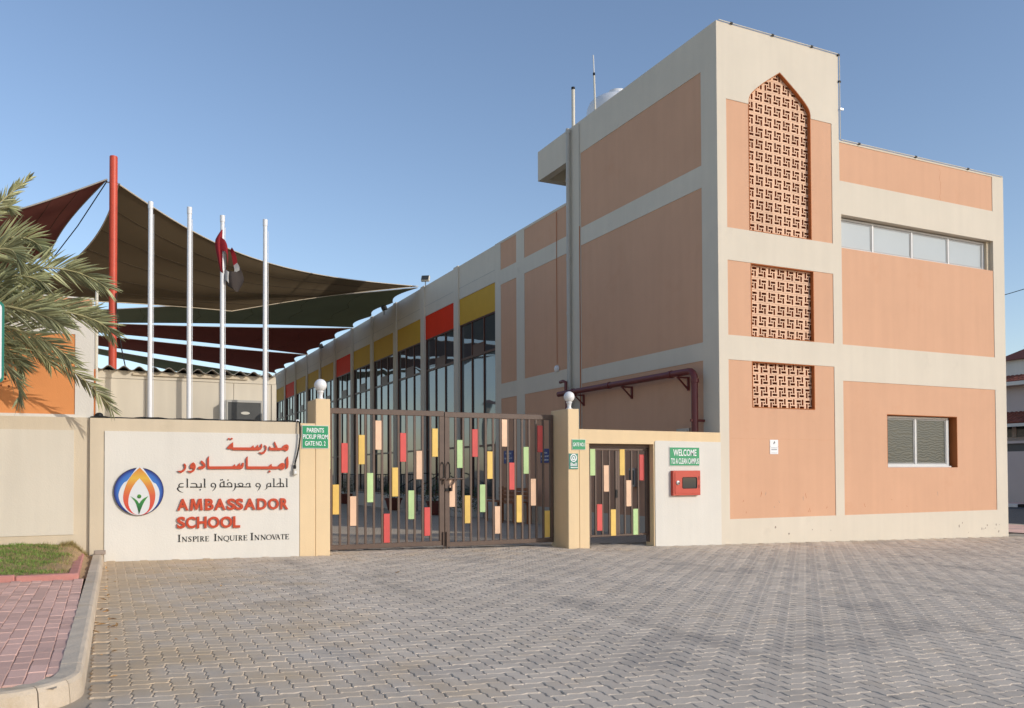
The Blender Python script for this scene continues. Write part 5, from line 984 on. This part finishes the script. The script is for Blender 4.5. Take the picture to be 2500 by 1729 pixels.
box('terrace', M['white_wall'], lw, -.62,.0,12.3,15.1,-.1,.58); box('terrace', M['white_wall'], lw, -.62,.0,17.3,30,-.1,.58)
for k in range(4): box('step', M['roof'], lw, -1.35+.32*k,.0,15.12,17.28,-.1+.0*k,.14*(k+1)-.0)
for v_ in (15.2,17.2): MB().tube([(-1.35,v_,.1),(-1.35,v_,.95),(-.4,v_,1.5),(-.02,v_,1.5)], .022, 8).build('handrail', M['black'], lw)
for k in range(46): v_ = 17.5+k*.27; MB().tube([(-.55,v_,.58),(-.55,v_,1.45)], .010, 5).build('baluster', M['black'], lw)
MB().tube([(-.55,17.4,1.46),(-.55,30,1.46)], .02, 6).build('handrail', M['black'], lw)
bn = empty('wooden_bench', (-.55,9.0,0), 'orange brown wooden bench and table legs against the wing wall behind the gate', 'bench')
for k in range(4): box('slat', M['wood'], bn, -.95+.13*k,-.84+.13*k,7.9,10.1,.62,.655)
for u_, v_ in ((-.93,7.95),(-.50,7.95),(-.93,8.9),(-.50,8.9),(-.93,10.0),(-.50,10.0)): box('leg', M['wood'], bn, u_,u_+.08,v_,v_+.08,-.02,.619)
for k in range(3): box('back_slat', M['wood'], bn, -.43,-.40,7.9,10.1,.72+.12*k,.81+.12*k)
for v_ in (8.0,9.9): box('back_post', M['wood'], bn, -.398,-.35,v_,v_+.07,.0,1.08)
def sign_side(label, v0, v1, z0, z1, lines):
    t = empty('blue_sign', (-.01,(v0+v1)/2,z0), label, 'sign'); MB().box(-.014,.010,v0,v1,z0,z1).build('board', M['sign_blue'], t)
    n = len(lines); h = (z1-z0)
    for k, s in enumerate(lines):
        zz = z1-h*(.14+.76*(k+1)/n)+.02; w = (v1-v0)*.84*len(s)/max(len(q) for q in lines); c = (v0+v1)/2; mb = glyph_mesh(s, (-w/2,w/2,zz,zz+h*.12), 0, .002, .02)
        mb.v = [(-.017+y, c-x, z) for x, y, z in mb.v]; mb.build('lettering', M['sign_white'], t)
sign_side('blue sign on the side wall, seen through the middle of the right gate leaf', 9.93, 10.60, 1.80, 2.21, ['THIS IS OUR','SCHOOL','PLEASE KEEP IT','CLEAN']); sign_side('blue visitors sign on the side wall, seen through the right end of the gate', 7.50, 8.06, 1.79, 2.20, ['VISITORS','PLEASE REPORT','TO RECEPTION'])
lbx = empty('letter_box', (-.08,6.95,1.3), 'small grey box on the side wall behind the small gate', 'box'); MB().box(-.12,.011,3.0,3.25,1.15,1.6,bev=.01).build('body', M['steel'], lbx); box('door', M['ac_grille'], lbx, -.124,-.1205,3.02,3.23,1.2,1.55)
cp = empty('ceiling_plate', (-.02,1.5,2.5), 'small grey plate fixed on the tower wall above the gate wall', 'plate'); box('plate', M['steel'], cp, -.03,.011,1.0,1.45,2.40,2.47)

# ---- building on the far side of the courtyard: it faces the sun and shows mirrored in the wing's glass
op = empty('opposite_block', (-17.5,25,0), 'cream two storey block across the courtyard, mirrored in the wing glazing', 'building')
hl = [rect(8+3.6*k, 10.2+3.6*k, z0, z0+1.3) for k in range(11) for z0 in (1.0, 4.3)]
MB().plate(rect(6,50,-.1,7.4), hl, 'L', -17.35, -17.1).build('wall', M['cream'], op); MB().plate(rect(6,50,-.1,7.4), [], 'L', -26, -17.36).build('body', M['cream'], op)
for h in hl: MB().box(-17.30,-17.28,h[0][0],h[1][0],h[0][1],h[2][1]).build('window', M['glass_dark'], op)
MB().plate([(-16.5,7.25),(-19.5,8.6),(-19.5,8.5),(-16.5,7.15)], [], 'F', 5.5, 50.5).build('roof', M['tile'], op); box('band', M['straw'], op, -17.1, -17.06, 6, 50, 3.3, 3.7)

# ================================================================ ACROSS THE ROAD ON THE RIGHT
vw = empty('villa_wall', (33,15,-.3), 'pale garden wall with a tiled coping across the road', 'wall'); Z0 = gz(11)
box('wall', M['villa'], vw, 33.0,33.3,-6,40,Z0-.3,2.55); box('lattice', M['ac_grille'], vw, 33.05,33.25,-6,40,2.552,2.98); box('ledge', M['villa'], vw, 32.9,33.4,-6,40,2.982,3.12)
vl = empty('villa', (37,16,0), 'two storey villa with red tiled roofs across the road', 'building')
box('wall', M['villa'], vl, 36,50,-4,38,Z0-.3,6.6); box('window_band', M['glass_dark'], vl, 35.95,36.0,10,24,3.45,4.15)
for k in range(12): box('window_post', M['villa'], vl, 35.9,36.0,10+k*1.2,10.25+k*1.2,3.45,4.15)
def tiled(x0, x1, z0, z1, y0, y1, parent, pitch=.26):
    rfm = MB(); n = int((y1-y0)/pitch); row = 4
    me = MB(); L = math.hypot(x1-x0, z1-z0); 
    prof = [(pitch*.5*-math.cos(math.pi*k/6), .07*math.sin(math.pi*k/6)) for k in range(7)]
    for r in range(row):
        a = r/row; b = (r+1.06)/row; V = []
        for t in (a, b):
            for y, h in prof: V.append((x0+(x1-x0)*t, y, z0+(z1-z0)*t+h+(.03 if t == a else 0)))
        me.add(V, [(i, i+1, 8+i, 7+i) for i in range(6)]+[tuple(range(7))])
    sh = me.mesh('roof_tile', False)
    for k in range(n): place('roof_tile', sh, M['tile'], parent, (0, y0+pitch*(k+.5), 0))
ra = MB().plate([(34.5,4.2),(36.2,5.0),(36.2,4.9),(34.5,4.1)], [], 'F', 8, 26).build('roof', M['tile'], vl); tiled(34.4,36.2,4.18,4.95,8,26,ra)
rb_ = MB().plate([(35.4,6.6),(40,8.2),(40,8.1),(35.4,6.5)], [], 'F', 8, 26).build('roof', M['tile'], vl); tiled(35.3,37.0,6.60,7.25,8,26,rb_)
box('fascia', M['white_wall'], vl, 34.38,34.48,8,26,3.98,4.16); box('fascia', M['white_wall'], vl, 35.25,35.38,8,26,6.40,6.62)
tw = MB().box(36.5,38.5,16.6,18.6,6.6,8.0).build('stair_tower', M['white_wall'], vl); MB().add([(36.2,16.2,8.0),(38.8,16.2,8.0),(38.8,18.9,8.0),(36.2,18.9,8.0),(37.5,17.6,8.75)], [(0,1,4),(1,2,4),(2,3,4),(3,0,4),(3,2,1,0)]).build('stair_roof', M['tile'], vl)
fp2 = empty('distant_palm', (41,18,0), 'distant palm crown above the villa roofs at the right edge', 'palm tree')
MB().tube([(41.5,17.2,0),(41.4,17.0,8.3)], .2, 8).build('trunk', M['trunk'], fp2)
for k in range(26):
    az = k*2.4; dr = Vector((math.cos(az), math.sin(az), 0)); el_ = random.uniform(-.3,.9); q = Vector((41.4,17.0,8.4)); a, b = MB(), MB(); frond_into(a, b, q, q+dr*1.6+Vector((0,0,.5+.7*el_)), q+dr*2.8+Vector((0,0,-.6+1.4*el_)), .55, 34, .4, 300+k, .4, .3, .03); f = link('frond', a.mesh('frond', False), M['frond'], fp2)
an = empty('aerial_mast', (24,8.4,5), 'tall aerial mast with short rods behind the right corner of the tower', 'antenna'); 
for k, zz in enumerate((7.2,6.9,6.35,5.4,5.25,5.1,11.2,10.9,10.5,10.1)): MB().tube([(24.0,8.20,zz),(24.0+.05,8.0-(.12 if k % 2 else .02),zz)], .008, 4).build('rod', M['ac_grille'], an)
MB().tube([(24,8.32,0),(24,8.32,11.5)], .02, 6).build('mast', M['steel'], an)
wr2 = MB().tube([(26,16,9.45),(26,12.5,9.58),(26,10.9,9.69),(26,8.4,9.93),(26,2,10.8),(26,-8,12.6)], .016, 6).build('overhead_wire', M['black']); tag(wr2, 'overhead wire sloping up from behind the tower at the right edge', 'wire')
